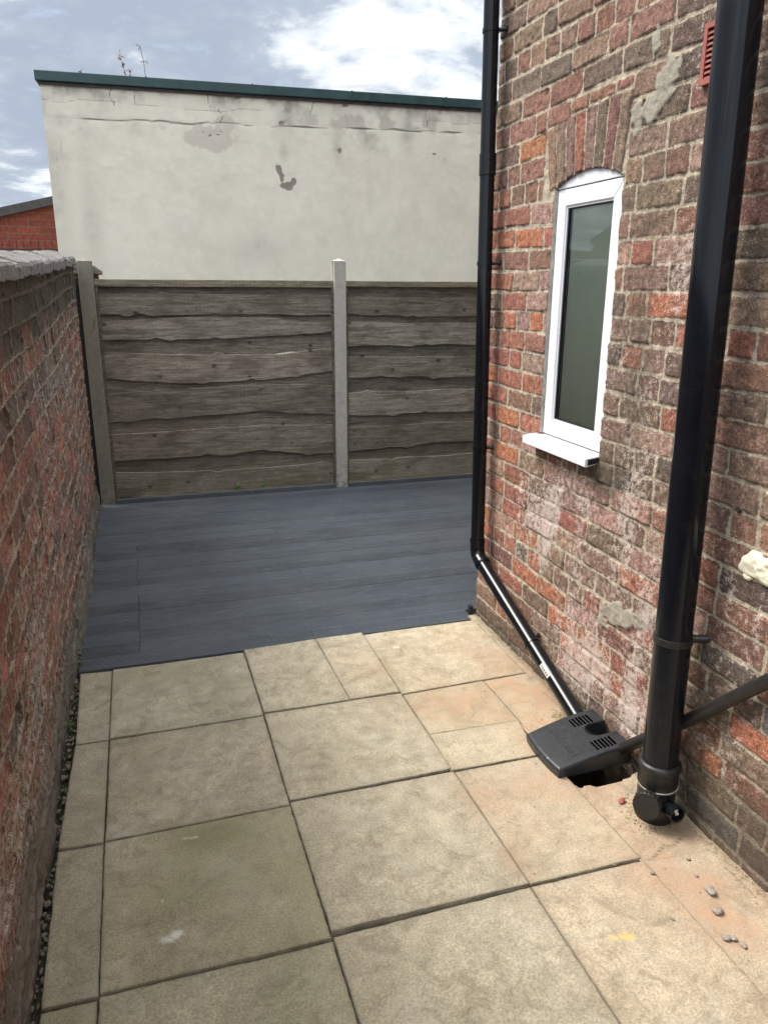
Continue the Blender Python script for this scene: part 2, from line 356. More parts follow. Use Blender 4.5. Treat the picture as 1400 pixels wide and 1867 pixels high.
def simple(c, r=.5, spec=.5, var=.15, bs=.15, sc=40, coat=0.0, dust=0.0, dustc=(.3, .28, .25)):
    def fn(t, p):
        co = t.obj(); n = t.noise(co, sc, 5, .65); cc = t.mix(t.map(n, .3, .7), tuple(x*(1-var) for x in c), tuple(x*(1+var) for x in c))
        if dust: cc = t.mix(t.map(t.noise(co, sc*1.7, 6, .72), .55, .75, 0, dust), cc, dustc)
        P(t, p, base=cc, rough=t.map(n, .3, .7, r*.8, min(1, r*1.25)), spec=spec, coat=coat, normal=t.bump(n, bs, .002))
    return fn
M['black'] = mat('gloss_black_plastic', simple((.006, .007, .009), .15, .34, .2, .012, 14, 0, .08, (.06, .06, .06)))
M['black_soil'] = mat('black_soil_pipe_plastic', simple((.006, .007, .010), .13, .30, .2, .010, 9, 0, .16, (.040, .034, .028)))
M['black_dusty'] = mat('dusty_black_plastic', simple((.016, .015, .015), .42, .45, .2, .08, 24, 0, .45, (.075, .062, .05)))
M['cover'] = mat('matt_black_moulded_plastic', simple((.021, .0235, .0275), .36, .5, .15, .15, 60, 0, .35, (.11, .11, .11)))
M['upvc'] = mat('white_upvc', simple((.74, .75, .775), .28, .5, .02, .02, 12, 0, .10, (.60, .58, .54)))
M['gasket'] = mat('black_rubber', simple((.012, .012, .014), .5))
M['fascia'] = mat('dark_green_painted_metal', simple((.026, .060, .062), .45, .4, .25, .2, 9, 0, .30, (.10, .13, .13)))
M['dark_fascia'] = mat('dark_felt_edging', simple((.075, .07, .068), .8, .3, .4, .4, 12, 0, .4, (.14, .13, .125)))
M['vent'] = mat('terracotta_plastic', simple((.33, .10, .085), .5, .4, .1, .1, 40))
M['dark'] = mat('dark_void', simple((.006, .006, .006), .9, .1))
M['sealant'] = mat('grey_mortar_sealant', simple((.33, .31, .28), .9, .2, .2, .5, 60))
M['foam'] = mat('cream_filler_foam', simple((.66, .63, .50), .7, .3, .06, .3, 60))
M['blind'] = mat('pale_green_blind', simple((.74, .80, .66), .8, .2, .05, .05, 3))
M['label'] = mat('printed_sticker', simple((.62, .60, .56), .5))
M['ink'] = mat('black_print', simple((.03, .03, .03), .6))
M['stone'] = mat('grey_pebble', simple((.30, .26, .22), .9, .2, .25, .5, 90))
M['pale_pebble'] = mat('pale_pebble', simple((.20, .17, .135), .85, .2, .35, .5, 50))
M['weed'] = mat('weed_leaf', simple((.075, .16, .03), .6, .3, .3, .1, 50))
M['dry_weed'] = mat('dry_weed', simple((.22, .12, .07), .8, .2, .3, .1, 50))
M['metal'] = mat('dull_metal', simple((.18, .18, .18), .5))
M['hedge'] = mat('hedge_leaf', simple((.035, .055, .022), .8, .2, .4, .3, 3))
M['slate'] = mat('roof_slate', simple((.10, .10, .11), .7, .3, .2, .3, 5))
M['joint'] = mat('joint_sand', simple((.055, .042, .030), .95, .2, .5, .6, 60))
M['crumb'] = mat('sandy_crumbs', simple((.44, .34, .20), .95, .2, .3, .6, 120))
def glass_fn(t, p):
    t.n.remove(p); out = [n for n in t.n if n.type == 'OUTPUT_MATERIAL'][0]
    gl = t.new('ShaderNodeBsdfGlossy'); gl.inputs['Roughness'].default_value = .012; tr = t.new('ShaderNodeBsdfTransparent'); tr.inputs[0].default_value = (.97, .99, .98, 1)
    fr = t.new('ShaderNodeFresnel'); fr.inputs[0].default_value = 1.72; df = t.new('ShaderNodeBsdfDiffuse'); df.inputs[0].default_value = (.5, .5, .48, 1)
    a = t.new('ShaderNodeMixShader'); t.set(a.inputs[0], fr.outputs[0]); t.l.new(tr.outputs[0], a.inputs[1]); t.l.new(gl.outputs[0], a.inputs[2])
    co = t.obj(); dn = t.map(t.noise(t.scale(co, (1, 6, 1.2)), 16, 6, .75), .60, .76, 0, .35); sp = t.map(t.vor(co, 55), .05, .10, .5, 0); sp = t.math('MULTIPLY', sp, t.map(t.noise(co, 12), .5, .62))
    b = t.new('ShaderNodeMixShader'); t.set(b.inputs[0], t.math('MULTIPLY', t.math('MAXIMUM', dn, sp), .6)); t.l.new(a.outputs[0], b.inputs[1]); t.l.new(df.outputs[0], b.inputs[2]); t.l.new(b.outputs[0], out.inputs[0])
M['glass'] = mat('window_glass', glass_fn)

# ------------------------------------------------------------------ ground
gb = MB()
xs = [-300, -60, 1.30, 1.62, 60, 300]; ys = [-300, -20, 1.94, 2.26, 60, 300]
for i in range(5):
    for j in range(5):
        if i == 2 and j == 2: continue
        gb.add([(xs[i], ys[j], -.045), (xs[i+1], ys[j], -.045), (xs[i+1], ys[j+1], -.045), (xs[i], ys[j+1], -.045)], [(0, 1, 2, 3)])
tag(gb.out('ground', M['soil']), kind='structure')
pit = MB()
a0, a1, b0, b1, zb = 1.30, 1.62, 1.94, 2.26, -.30
pit.add([(a0, b0, -.045), (a1, b0, -.045), (a1, b1, -.045), (a0, b1, -.045), (a0, b0, zb), (a1, b0, zb), (a1, b1, zb), (a0, b1, zb)],
        [(0, 1, 5, 4), (1, 2, 6, 5), (2, 3, 7, 6), (3, 0, 4, 7), (4, 5, 6, 7)])
tag(pit.out('gully_pit', M['soil']), kind='structure')

# ------------------------------------------------------------------ paving slabs: one surface
def slab(c, top=0.0, tint=(1, 1, 1), tilt=(0, 0), res=.010, seed=0, grow=0.0019):
    """c: far-left, far-right, near-right, near-left corners"""
    c = [Vector((*q, 0)) for q in c]; ce_ = sum(c, Vector())/len(c); c = [q+Vector((math.copysign(grow, q.x-ce_.x), math.copysign(grow, q.y-ce_.y), 0)) for q in c]
    W = max((c[1]-c[0]).length, (c[2]-c[3]).length); H = max((c[3]-c[0]).length, (c[2]-c[1]).length)
    nu = max(4, int(W/res)); nv = max(4, int(H/res)); u = np.linspace(0, 1, nu+1); v = np.linspace(0, 1, nv+1)
    u = np.concatenate([[0, 0, .003/W], u[1:-1], [1-.003/W, 1, 1]]); v = np.concatenate([[0, 0, .003/H], v[1:-1], [1-.003/H, 1, 1]])
    U, V = np.meshgrid(u, v); A = [np.array(q) for q in c]
    Pp = (A[0][None, None]*((1-U)*(1-V))[..., None]+A[1]*(U*(1-V))[..., None]+A[2]*(U*V)[..., None]+A[3]*((1-U)*V)[..., None])
    X, Y = Pp[..., 0], Pp[..., 1]
    de = np.minimum(np.minimum(U, 1-U)*W, np.minimum(V, 1-V)*H)
    # chipped, wavering outline: pull the rim inwards
    cen = (A[0]+A[1]+A[2]+A[3])/4
    k = np.clip(1-de/.02, 0, 1); wob = .0016*vn(X*22, Y*22, seed)+.0014*vn(X*75, Y*75, seed+3)+.0035*np.clip(vn(X*14+9, Y*14, seed+5)-.55, 0, 1)
    X = X+np.sign(cen[0]-X)*k*np.abs(wob)*(np.minimum(U, 1-U)*W < .012); Y = Y+np.sign(cen[1]-Y)*k*np.abs(wob)*(np.minimum(V, 1-V)*H < .012)
    Z = top+tilt[0]*(U-.5)+tilt[1]*(V-.5)+.0012*fbm(X*5, Y*5, seed+11, 3)+.0004*vn(X*60, Y*60, seed+13)
    Z = Z-np.where(de < .0005, .0016, 0)
    rim = np.zeros_like(Z, bool); rim[0] = rim[-1] = True; rim[:, 0] = rim[:, -1] = True
    Z[rim] = -.05
    E0 = rim
    E = np.clip(1-de/.008, 0, 1)*.5+np.clip(1-de/.05, 0, 1)*.15; E = np.where(de < .0005, 1.0, E); E = np.where(E0, 2.2, E); return X, Y, Z, E, tint
S = []
T = lambda s, r=1.0, b=1.0: (s*r, s, s*b)
def sl(*a, **k): S.append(slab(*a, seed=len(S)*31+5, **k))
xa, xb, xc, xd = -.224, .376, .979, 1.362
sl([(-.362, 3.372), (-.2285, 3.360), (-.2275, 2.783), (-.347, 2.785)], -.002, T(.90))
sl([(-.347, 2.777), (-.2275, 2.775), (-.2285, 2.185), (-.362, 2.197)], -.001, T(.90))
sl([(-.362, 2.186), (-.2285, 2.176), (-.2235, 1.615), (-.354, 1.620)], -.003, T(.88, 1, 1))
sl([(-.354, 1.608), (-.226, 1.602), (-.224, 1.0), (-.35, 1.0)], -.005, T(.88, .98, .96))
sl([(-.2225, 3.366), (.3725, 3.364), (.3755, 2.781), (-.2225, 2.788)], 0, T(.97, .98, 1))
sl([(-.221, 2.776), (.3735, 2.772), (.371, 2.192), (-.2215, 2.191)], -.001, T(.92, 1.02, 1))
sl([(-.2235, 2.181), (.3715, 2.184), (.3725, 1.612), (-.218, 1.618)], 0, T(.90, 1.0, .93))
sl([(-.219, 1.611), (.3735, 1.599), (.375, 1.0), (-.22, 1.0)], -.004, T(.95, .98, .95))
sl([(.3795, 3.385), (.733, 3.398), (.7465, 2.790), (.382, 2.793)], .003, T(1.0))
sl([(.7385, 3.398), (.976, 3.400), (.972, 2.788), (.749, 2.790)], .004, T(1.03, 1.02, .99))
sl([(.382, 2.785), (.974, 2.778), (.976, 2.213), (.3765, 2.214)], 0, T(1.0, 1.0, 1))
sl([(.3765, 2.203), (.976, 2.193), (.980, 1.624), (.380, 1.630)], .001, T(1.0, 1.0, 1), (0, .003))
sl([(.381, 1.609), (.975, 1.610), (.977, 1.0), (.381, 1.0)], -.003, T(1.0, 1.0, 1), (0, -.004))
sl([(.979, 3.378), (1.588, 3.373), (1.580, 2.782), (.979, 2.768)], .002, T(1.02, 1.04, .97))
sl([(.981, 2.762), (1.362, 2.771), (1.364, 2.432), (.980, 2.445)], 0, T(1.02, 1.04, .94))
sl([(.981, 2.444), (1.364, 2.431), (1.320, 2.196), (.973, 2.204)], 0, T(1.06, 1.01, .97))
sl([(1.367, 2.771), (1.580, 2.776), (1.580, 2.40), (1.369, 2.196)], -.001, T(1.02, 1.05, .95))
sl([(.980, 2.186), (1.352, 2.184), (1.362, 1.618), (.985, 1.622)], .001, T(1.02, 1.03, .98))
sl([(.983, 1.612), (1.366, 1.604), (1.592, 1.590), (1.590, 1.0), (.982, 1.0)][:2]+[(1.366, 1.0), (.982, 1.0)], -.002, T(1.02, 1.05, .98))
sl([(1.366, 1.602), (1.618, 1.580), (1.618, 1.0), (1.366, 1.0)], -.002, T(1.02, 1.05, .98))
for yy in (.98, .40, -.18, -.76, -1.34):        # the yard goes on behind and under the camera
    for x0, x1 in ((-.35, -.226), (-.22, .374), (.382, .975), (.982, 1.362), (1.37, 1.61)):
        S.append(slab([(x0, yy), (x1, yy), (x1, yy-.572), (x0, yy-.572)], -.003, T(.98), res=.04, seed=int(yy*100)+int(x0*50)+400))
# cement fillet round the soil pipe, along the wall and round the gully
def cement(x0, x1, y0, y1, hole=None, res=.008):
    nu = int((x1-x0)/res); nv = int((y1-y0)/res); X, Y = np.meshgrid(np.linspace(x0, x1, nu), np.linspace(y1, y0, nv))
    Z = -.004+.0030*fbm(X*9, Y*9, 91, 4)+.012*ss(X, 1.56, 1.63)+.012*np.exp(-((X-1.52)**2+(Y-1.77)**2)/.007)
    keep = None
    if hole: keep = ~hole((X[:-1, :-1]+X[1:, 1:])/2, (Y[:-1, :-1]+Y[1:, 1:])/2); din = hole(X, Y); Z = np.where(din, -.035, Z)
    cr_ = np.abs(Y-(1.602+.30*(X-1.366)+.010*vn(X*30, X*0, 7)))+.5*np.clip(1.372-X, 0, 1)+.5*np.clip(X-1.55, 0, 1)
    E = 1.6*np.exp(-(cr_/.0035)**2)+.55*np.exp(-((X-1.53)**2+(Y-1.75)**2)/.004)+.5*ss(X, 1.575, 1.615)+.25*np.clip(fbm(X*12, Y*12, 77, 3), 0, 1)
    return X, Y, Z, E, (.98, .93, .90), keep
hole = lambda X, Y: (X > 1.366+.01*vn(Y*30, X*3, 5)) & (X < 1.615) & (Y > 1.978+.012*vn(X*25, Y*3, 8)+.06*np.clip(1.40-X, 0, 1)) & (Y < 2.22)
S.append(cement(1.355, 1.635, 1.562, 2.41, hole)); S.append(cement(1.575, 1.635, 2.40, 3.44)); S.append(cement(1.585, 1.635, 1.0, 1.59))
allX = []
def merge_slabs(name, S, material):
    vs = []; fs = []; ti = []; st = []; ye = []; ed = []; k = 0
    for s_ in S:
        X, Y, Z, E, tint = s_[:5]; keep = s_[5] if len(s_) > 5 else None
        h, w_ = X.shape; idx = np.arange(h*w_).reshape(h, w_)+k; Q = np.stack([idx[:-1, :-1], idx[1:, :-1], idx[1:, 1:], idx[:-1, 1:]], -1).reshape(-1, 4)
        if keep is not None: Q = Q[keep.reshape(-1)]
        vs.append(np.stack([X, Y, Z], -1).reshape(-1, 3)); fs.append(Q); k += h*w_
        x, y = X.ravel(), Y.ravel()
        g = lambda cx_, cy_, rx, ry: np.exp(-((x-cx_)/rx)**2-((y-cy_)/ry)**2)
        moss = .85*g(.12, 2.12, .13, .07)+.25*g(-.29, 1.75, .08, .4)+.22*g(.02, 1.9, .25, .16)+.25*g(.33, 1.85, .07, .3)+.25*g(.3, 1.35, .25, .2)+.3*g(-.29, 1.3, .08, .3)+.25*g(-.05, 3.3, .25, .06)+.5*g(.93, 2.86, .05, .08)+.5*g(1.13, 2.56, .03, .12)+.4*g(1.0, 2.95, .02, .15)+.35*g(.62, 3.0, .03, .2)+.22*np.clip(fbm(x*4, y*4, 51, 3), 0, 1)*(x < .38)
        pink = .9*g(1.15, 2.62, .22, .15)+.75*g(1.45, 2.05, .15, .55)+.7*g(1.5, 2.6, .12, .35)+.5*g(1.2, 2.06, .22, .12)+.55*g(1.42, 1.5, .22, .18)+.45*g(1.1, 1.95, .10, .25)+.45*g(1.45, 3.0, .12, .35)+.3*g(.88, 3.0, .12, .2)+.35*g(.98, 1.7, .05, .4)+.5*g(1.55, 1.2, .2, .3)
        pink = np.clip(pink*(.75+.5*fbm(x*7, y*7, 61, 3)), 0, .85)
        wht = .9*g(-.044, 1.732, .030, .022)+.75*g(-.02, 1.752, .02, .014)+.7*g(.04, 2.122, .045, .012)+.5*g(-.33, 1.80, .035, .04)+.55*g(-.06, 1.88, .012, .012)+.5*g(-.165, 1.84, .006, .06)+.6*g(1.10, 3.2, .03, .02)+.5*g(1.05, 2.9, .04, .015)
        yel = 1.0*g(1.123, 1.380, .040, .018)+.8*g(1.155, 1.365, .020, .016)
        ti.append(np.tile(np.array(tint), (h*w_, 1))); st.append(np.stack([np.clip(moss, 0, .9), pink, wht], -1)); ye.append(yel); ed.append(E.ravel())
    V = np.concatenate(vs).astype(np.float32); Q = np.concatenate(fs)
    me = bpy.data.meshes.new(name); me.vertices.add(len(V)); me.vertices.foreach_set('co', V.reshape(-1)); me.loops.add(len(Q)*4)
    me.loops.foreach_set('vertex_index', Q.reshape(-1).astype(np.int32)); me.polygons.add(len(Q)); me.polygons.foreach_set('loop_start', (np.arange(len(Q))*4).astype(np.int32)); me.update(calc_edges=True); me.shade_smooth()
    for nm_, a in (('tint', np.concatenate(ti)), ('stain', np.concatenate(st))):
        at = me.attributes.new(nm_, 'FLOAT_COLOR', 'POINT'); c = np.ones((len(V), 4), np.float32); c[:, :3] = a; at.data.foreach_set('color', c.reshape(-1))
    for nm_, a in (('yellow', np.concatenate(ye)), ('edge', np.concatenate(ed))):
        at = me.attributes.new(nm_, 'FLOAT', 'POINT'); at.data.foreach_set('value', a.astype(np.float32))
    me.materials.append(material); o = bpy.data.objects.new(name, me); link(o); return o
fl = MB()
for x0, x1, y0, y1, z in ((.372, .99, 1.63, 3.40, -.0085), (.9905, 1.356, 1.63, 3.40, -.0065), (1.3565, 1.60, 2.42, 3.40, -.0065), (-.235, .3715, 2.40, 3.36, -.012)): fl.add([(x0, y0, z), (x1, y0, z), (x1, y1, z), (x0, y1, z)], [(0, 1, 2, 3)])
tag(fl.out('joint_sand', M['joint']), kind='structure')
tag(merge_slabs('paving', S, M['paving']), kind='structure')

# ------------------------------------------------------------------ decking
def make_deck():
    vs = []; fs = []; ti = []
    rnd = random.Random(5); y = 3.392; i = 0
    while y < 6.30:
        wd = .1195; xR = 1.598 if y < 3.44 else 4.2
        cuts = [-.372]
        if i == 0: cuts += [.735]
        elif i in (1, 3, 4, 6, 8, 9, 11, 13): cuts += [-.105+rnd.uniform(-.004, .004)]
        elif i in (2, 5, 10): cuts += [-.10, 1.9]
        elif i in (7, 14): cuts += [.85]
        cuts.append(xR); cuts = [c for c in cuts if c <= xR]
        for a, b in zip(cuts[:-1], cuts[1:]):
            z = .0+rnd.uniform(-.0012, .0012); tt = rnd.uniform(.80, 1.18); prof = []; n = 9; e = .003; pitch = (wd-2*e)/n
            prof += [(0, -.03), (0, -.002), (.0015, 0), (e, 0)]
            for g in range(n):
                q = e+g*pitch; dp = .0055
                prof += [(q+pitch*.12, 0), (q+pitch*.30, -dp), (q+pitch*.62, -dp), (q+pitch*.80, 0)]
            prof += [(wd-e*.6, 0), (wd-.0015, 0), (wd, -.002), (wd, -.03)]
            xs_ = np.linspace(a+.0012, b-.0012, max(2, int((b-a)/.25)+1)); k = len(vs)
            for x in xs_:
                wv = .0012*float(vn(np.array(x*2.0), np.array(y*9), 3))
                for (p_, h_) in prof: vs.append((x, y+p_+wv, z+h_)); ti.append(tt)
            m_ = len(prof)
            for q in range(len(xs_)-1):
                for j in range(m_-1): fs.append((k+q*m_+j, k+(q+1)*m_+j, k+(q+1)*m_+j+1, k+q*m_+j+1))
            fs.append(tuple(k+j for j in range(m_))); fs.append(tuple(k+(len(xs_)-1)*m_+j for j in range(m_-1, -1, -1)))
        y += wd+.0065; i += 1
    me = bpy.data.meshes.new('deck'); me.from_pydata(vs, [], fs); me.update()
    at = me.attributes.new('tint', 'FLOAT_COLOR', 'POINT'); at.data.foreach_set('color', np.array([(q, q, q, 1) for q in ti], np.float32).reshape(-1))
    me.materials.append(M['deck']); o = bpy.data.objects.new('deck', me); link(o); tag(o, kind='structure')
make_deck()
def tinted(o, c=(1, 1, 1)):
    me = o.data; at = me.attributes.new('tint', 'FLOAT_COLOR', 'POINT'); at.data.foreach_set('color', np.tile(np.array((*c, 1), np.float32), len(me.vertices))); return o
for x0, x1, lb in ((-.255, 1.568, 'slate painted batten along the foot of the left fence panel'), (1.688, 3.6, 'slate painted batten along the foot of the right fence panel')):
    b_ = MB().box(x0, x1, 6.252, 6.285, .001, .036).out('base_batten', M['deck'], origin=((x0+x1)/2, 6.27, 0)); tinted(bevel(b_, .003)); tag(b_, lb, 'batten', 'battens at the foot of the fence')
b_ = MB().box(1.592, 1.612, 3.438, 3.466, .002, .052).out('corner_batten', M['black_dusty'], origin=(1.602, 3.45, 0)); bevel(b_, .002); tag(b_, 'short black upstand at the foot of the house corner, on the deck edge', 'batten')

# ------------------------------------------------------------------ brick wall generator
def brickfield(u0, u1, v0, v1, ru, rv, bricks, seed, joint_h, joint_n, round_=.009, warp=1.0):
    """bricks: (poly in u,v ; depth; colour; jitter). returns U,V,height,sd,col"""
    nu = int(round((u1-u0)/ru))+1; nv = int(round((v1-v0)/rv))+1
    u = np.linspace(u0, u1, nu); v = np.linspace(v0, v1, nv); U, V = np.meshgrid(u, v)
    Uw = U+warp*(.0022*vn(U*34, V*34, seed+1)+.0012*vn(U*95, V*95, seed+2)); Vw = V+warp*(.0024*vn(U*30, V*40, seed+3)+.0013*vn(U*100, V*90, seed+4))
    SD = np.full(U.shape, .02); D = np.zeros(U.shape); C = np.zeros(U.shape+(3,)); C[:] = (.15, .08, .06)
    rs = np.random.RandomState(seed)
    for poly, dep, colr, jit in bricks:
        pu = [q[0] for q in poly]; pv = [q[1] for q in poly]; mg = .02
        i0 = max(0, int((min(pu)-mg-u0)/(u1-u0)*(nu-1))); i1 = min(nu, int((max(pu)+mg-u0)/(u1-u0)*(nu-1))+2)
        j0 = max(0, int((min(pv)-mg-v0)/(v1-v0)*(nv-1))); j1 = min(nv, int((max(pv)+mg-v0)/(v1-v0)*(nv-1))+2)
        if i1 <= i0 or j1 <= j0: continue
        x = Uw[j0:j1, i0:i1]; y = Vw[j0:j1, i0:i1]; ds = []
        n = len(poly); ar = sum(poly[k][0]*poly[(k+1) % n][1]-poly[(k+1) % n][0]*poly[k][1] for k in range(n)); sg = 1 if ar > 0 else -1
        for k in range(n):
            ax, ay = poly[k]; bx, by = poly[(k+1) % n]; ex, ey = bx-ax, by-ay; L = math.hypot(ex, ey)
            if L < 1e-6: continue
            ds.append(((x-ax)*ey-(y-ay)*ex)/L*sg)
        ds = np.array(ds); rr = .006; mx = np.sort(ds, 0); a_ = np.maximum(mx[-1]+rr, 0); b_ = np.maximum(mx[-2]+rr, 0)
        d = np.minimum(np.maximum(mx[-1]+rr, mx[-2]+rr), 0)+np.sqrt(a_*a_+b_*b_)-rr
        cur = SD[j0:j1, i0:i1]; mk = d < cur
        tl = rs.uniform(-1, 1, 2)*jit; cu = (min(pu)+max(pu))/2; cv = (min(pv)+max(pv))/2
        hb = dep+tl[0]*(x-cu)*.03+tl[1]*(y-cv)*.06
        SD[j0:j1, i0:i1] = np.where(mk, d, cur); D[j0:j1, i0:i1] = np.where(mk, hb, D[j0:j1, i0:i1])
        C[j0:j1, i0:i1] = np.where(mk[..., None], np.array(colr), C[j0:j1, i0:i1])
    tt = np.clip(-SD/round_, 0, 1); tt = 1-(1-tt)**2.2
    er = .0016*fbm(U*24, V*24, seed+20, 4, .6)
    chip = .006*np.clip(fbm(U*16, V*20, seed+30, 3)-.55, 0, 1)
    hm = joint_h+joint_n*fbm(U*26, V*30, seed+40, 4, .6)
    Hh = hm*(1-tt)+(D+er-chip)*tt
    return U, V, Hh, SD, C

PAL = dict(dark=(.155, .110, .088), brown=(.225, .148, .110), red=(.310, .132, .094), orange=(.38, .155, .090), pink=(.33, .210, .165), grey=(.17, .155, .150), maroon=(.245, .130, .096))
def jitcol(c, rnd, a=.18): 
    k = rnd.uniform(1-a, 1+a); return tuple(x*k*rnd.uniform(.94, 1.06) for x in c)
def choose(rnd, w_):
    tot = sum(w_.values()); r = rnd.uniform(0, tot)
    for k, v in w_.items():
        r -= v
        if r <= 0: return PAL[k]
    return PAL[k]

# ------------------------------------------------------------------ the brick house on the right
WX = 1.62
house = thing('brick_house', 'old brick house wall with mixed red and brown bricks and a narrow white window', 'house', (WX, 2.0, 0))
WIN = (2.415, 2.868, 1.100, 2.062)   # y0,y1,z0,z1 ; crown rises to 2.108
def crown(y): # intrados of the arch
    c = (WIN[0]+WIN[1])/2; k = np.clip((y-c)/((WIN[1]-WIN[0])/2), -1, 1); return 2.062+.046*(1-k*k)
ORANGE = [(3.33, 1.30), (3.25, 1.16), (3.10, .93), (3.30, .55), (2.98, .62), (3.05, .44), (2.78, .40), (2.5, .38), (2.40, .34), (2.62, .42), (2.25, .25), (2.12, .28), (2.45, .29), (2.90, 1.55), (3.2, 1.87), (3.0, 1.87), (1.62, .25), (2.20, 1.62), (3.15, 1.55), (1.60, .44), (2.98, 2.24), (3.35, .60)]
def right_bricks():
    rnd = random.Random(21); out = []; J = .0066; CH = .0864; z = -.0464; row = 0
    ax0, ax1, az0, az1 = 2.398, 2.964, 2.02, 2.345
    while z < 3.3:
        zt = z+CH; u = 3.432; header = row % 6 == 0
        u -= (0 if row % 2 else 0)
        first = True
        while u > .98:
            if first: L = .060 if header else (.245 if row % 2 == 0 else .140)
            elif header: L = .118+rnd.uniform(-.006, .006)
            else: L = .240+rnd.uniform(-.010, .010) if rnd.random() > .13 else .118
            first = False
            a, b = u-L, u; u = a
            sag = lambda y: .004*math.sin(y*3.1+row*.7)+.003*math.sin(y*7+row)
            pieces = [(a, b)]
            lo, hi = z, zt
            # window opening and arch
            if hi > WIN[2]-.01 and lo < 2.0:
                k = []
                for p, q in pieces:
                    if q <= WIN[0] or p >= WIN[1]: k.append((p, q))
                    else:
                        if p < WIN[0]-.03: k.append((p, WIN[0]-.004+.011))
                        if q > WIN[1]+.03: k.append((WIN[1]-.004, q))
                pieces = k
            if hi > az0+.02 and lo < az1-.02:
                k = []
                for p, q in pieces:
                    if q <= ax0 or p >= ax1: k.append((p, q))
                    else:
                        if p < ax0-.03: k.append((p, ax0+.004))
                        if q > ax1+.03: k.append((ax1-.004, q))
                pieces = k
            for p, q in pieces:
                cu, cv = (p+q)/2, (z+zt)/2
                if cu > 2.88: w_ = dict(red=6, brown=1.2, maroon=2.6, dark=.5, pink=1.2) if cv < 2.15 else dict(dark=5, maroon=5, brown=3, red=1.4)
                elif cu > 1.72: w_ = dict(brown=5, pink=2.2, dark=2.5, maroon=2, red=1) if cv > 1.0 else dict(pink=4, brown=4, red=2.4, maroon=2, grey=.25)
                else: w_ = dict(maroon=6, dark=3, brown=3, red=1.4, grey=.3)
                if cv > 2.2: w_ = dict(dark=5, brown=5, maroon=4)
                if cv < .16: w_ = dict(dark=4, brown=4, grey=3)
                c = jitcol(choose(rnd, w_), rnd)
                for oy, oz in ORANGE:
                    if p <= oy <= q and z <= oz <= zt: c = jitcol(PAL['orange'], rnd, .12)
                j2 = J+rnd.uniform(-.0012, .002)
                poly = [(p+j2, z+J+sag(p)+rnd.uniform(-.002, .002)), (q-j2, z+J+sag(q)+rnd.uniform(-.002, .002)), (q-j2+rnd.uniform(-.002, .002), zt-J+sag(q)+rnd.uniform(-.002, .002)), (p+j2, zt-J+sag(p)+rnd.uniform(-.002, .002))]
                out.append((poly, rnd.uniform(-.003, .0032), c, 1.0))
        z = zt; row += 1
    # voussoirs of the arch, fanned
    n = 8; c = (WIN[0]+WIN[1])/2-.02
    for i in range(n):
        def edge(k):
            yb = WIN[0]+.012+(WIN[1]-WIN[0]+.036)*k/n; yt = ax0-.006+(ax1-ax0+.006)*k/n*1.0; return yb, yt
        (b0, t0), (b1, t1) = edge(i), edge(i+1)
        f = lambda y: float(crown(np.array(y)))
        topz = lambda k: 2.268+.056*math.sin(math.pi*(.55-.43*(k/n)))
        poly = [(b0+.0045, f(b0)+.004), (b1-.0045, f(b1)+.004), (t1-.0045, topz(i+1)), (t0+.0045, topz(i))]
        out.append((poly, rnd.uniform(-.001, .004), jitcol([PAL['brown'], (.20, .105, .085), PAL['dark'], PAL['brown'], PAL['red'], (.20, .11, .09), PAL['brown'], PAL['brown']][i], rnd, .1), .6))
    # closer bricks over the arch
    u = ax1
    while u > ax0+.06:
        L = rnd.uniform(.12, .2); k = (ax1-u)/(ax1-ax0)
        zb = 2.278+.056*math.sin(math.pi*(.12+.43*k)); zt_ = 2.366
        if zt_-zb > .008: out.append(([(max(u-L, ax0)+.006, zb+.004), (u-.005, zb+.004), (u-.005, zt_), (max(u-L, ax0)+.006, zt_)], .001, jitcol(PAL['maroon'], rnd), .5))
        u -= L
    return out
Uy, Vz, Hh, SD, Cc = brickfield(1.0, 3.432, -.04, 3.26, .005, .005, right_bricks(), 11, -.0032, .0020, .0045, .6)
G = lambda cy_, cz, ry, rz: np.exp(-((Uy-cy_)/ry)**2-((Vz-cz)/rz)**2)
eff = .95*G(2.62, .70, .24, .28)+.38*G(2.15, .80, .20, .30)+.75*G(2.35, .22, .5, .14)+.25*G(2.25, 1.35, .2, .3)+.5*G(2.0, 1.75, .18, .18)+.45*G(1.5, .9, .25, .35)+.4*G(1.6, .3, .3, .15)+.5*G(2.95, .9, .14, .25)+.35*G(3.0, .35, .3, .25)+.25*G(1.9, 2.4, .3, .4)+.6*G(2.02, .55, .12, .4)
eff = np.clip(eff*(.78+.7*fbm(Uy*5, Vz*3, 71, 3)+.6*fbm(Uy*16, Vz*2.5, 72, 3)), 0, 1)
dirt = .7*np.clip(1-(Vz-.02)/.12, 0, 1)+.55*G(1.35, .18, .35, .16)+.75*G(1.75, .15, .15, .25)+.35*G(2.28, 1.55, .12, .3)+.4*G(2.3, 1.2, .15, .3)+.45*G(2.32, 2.0, .16, .2)+.5*G(2.40, 1.03, .12, .08)+.3*G(2.2, 2.9, .5, .4)+.25*G(3.4, 1.6, .05, 1.2)+.4*G(1.66, 1.2, .06, 1.4)+.3*G(1.3, 1.6, .25, .6)
dirt = np.clip(dirt*(1+.6*fbm(Uy*6, Vz*6, 81, 3)), 0, 1)
wn = .25*fbm(Uy*14, Vz*14, 95, 4)+.2*vn(Uy*55, Vz*55, 96)
def pblob(cy_, cz, ry, rz, rot):
    a = R(rot); dy = (Uy-cy_)*math.cos(a)+(Vz-cz)*math.sin(a); dz = -(Uy-cy_)*math.sin(a)+(Vz-cz)*math.cos(a)
    return np.clip(1.0-((dy/ry)**2+(dz/rz)**2)+wn*1.3, 0, 1)
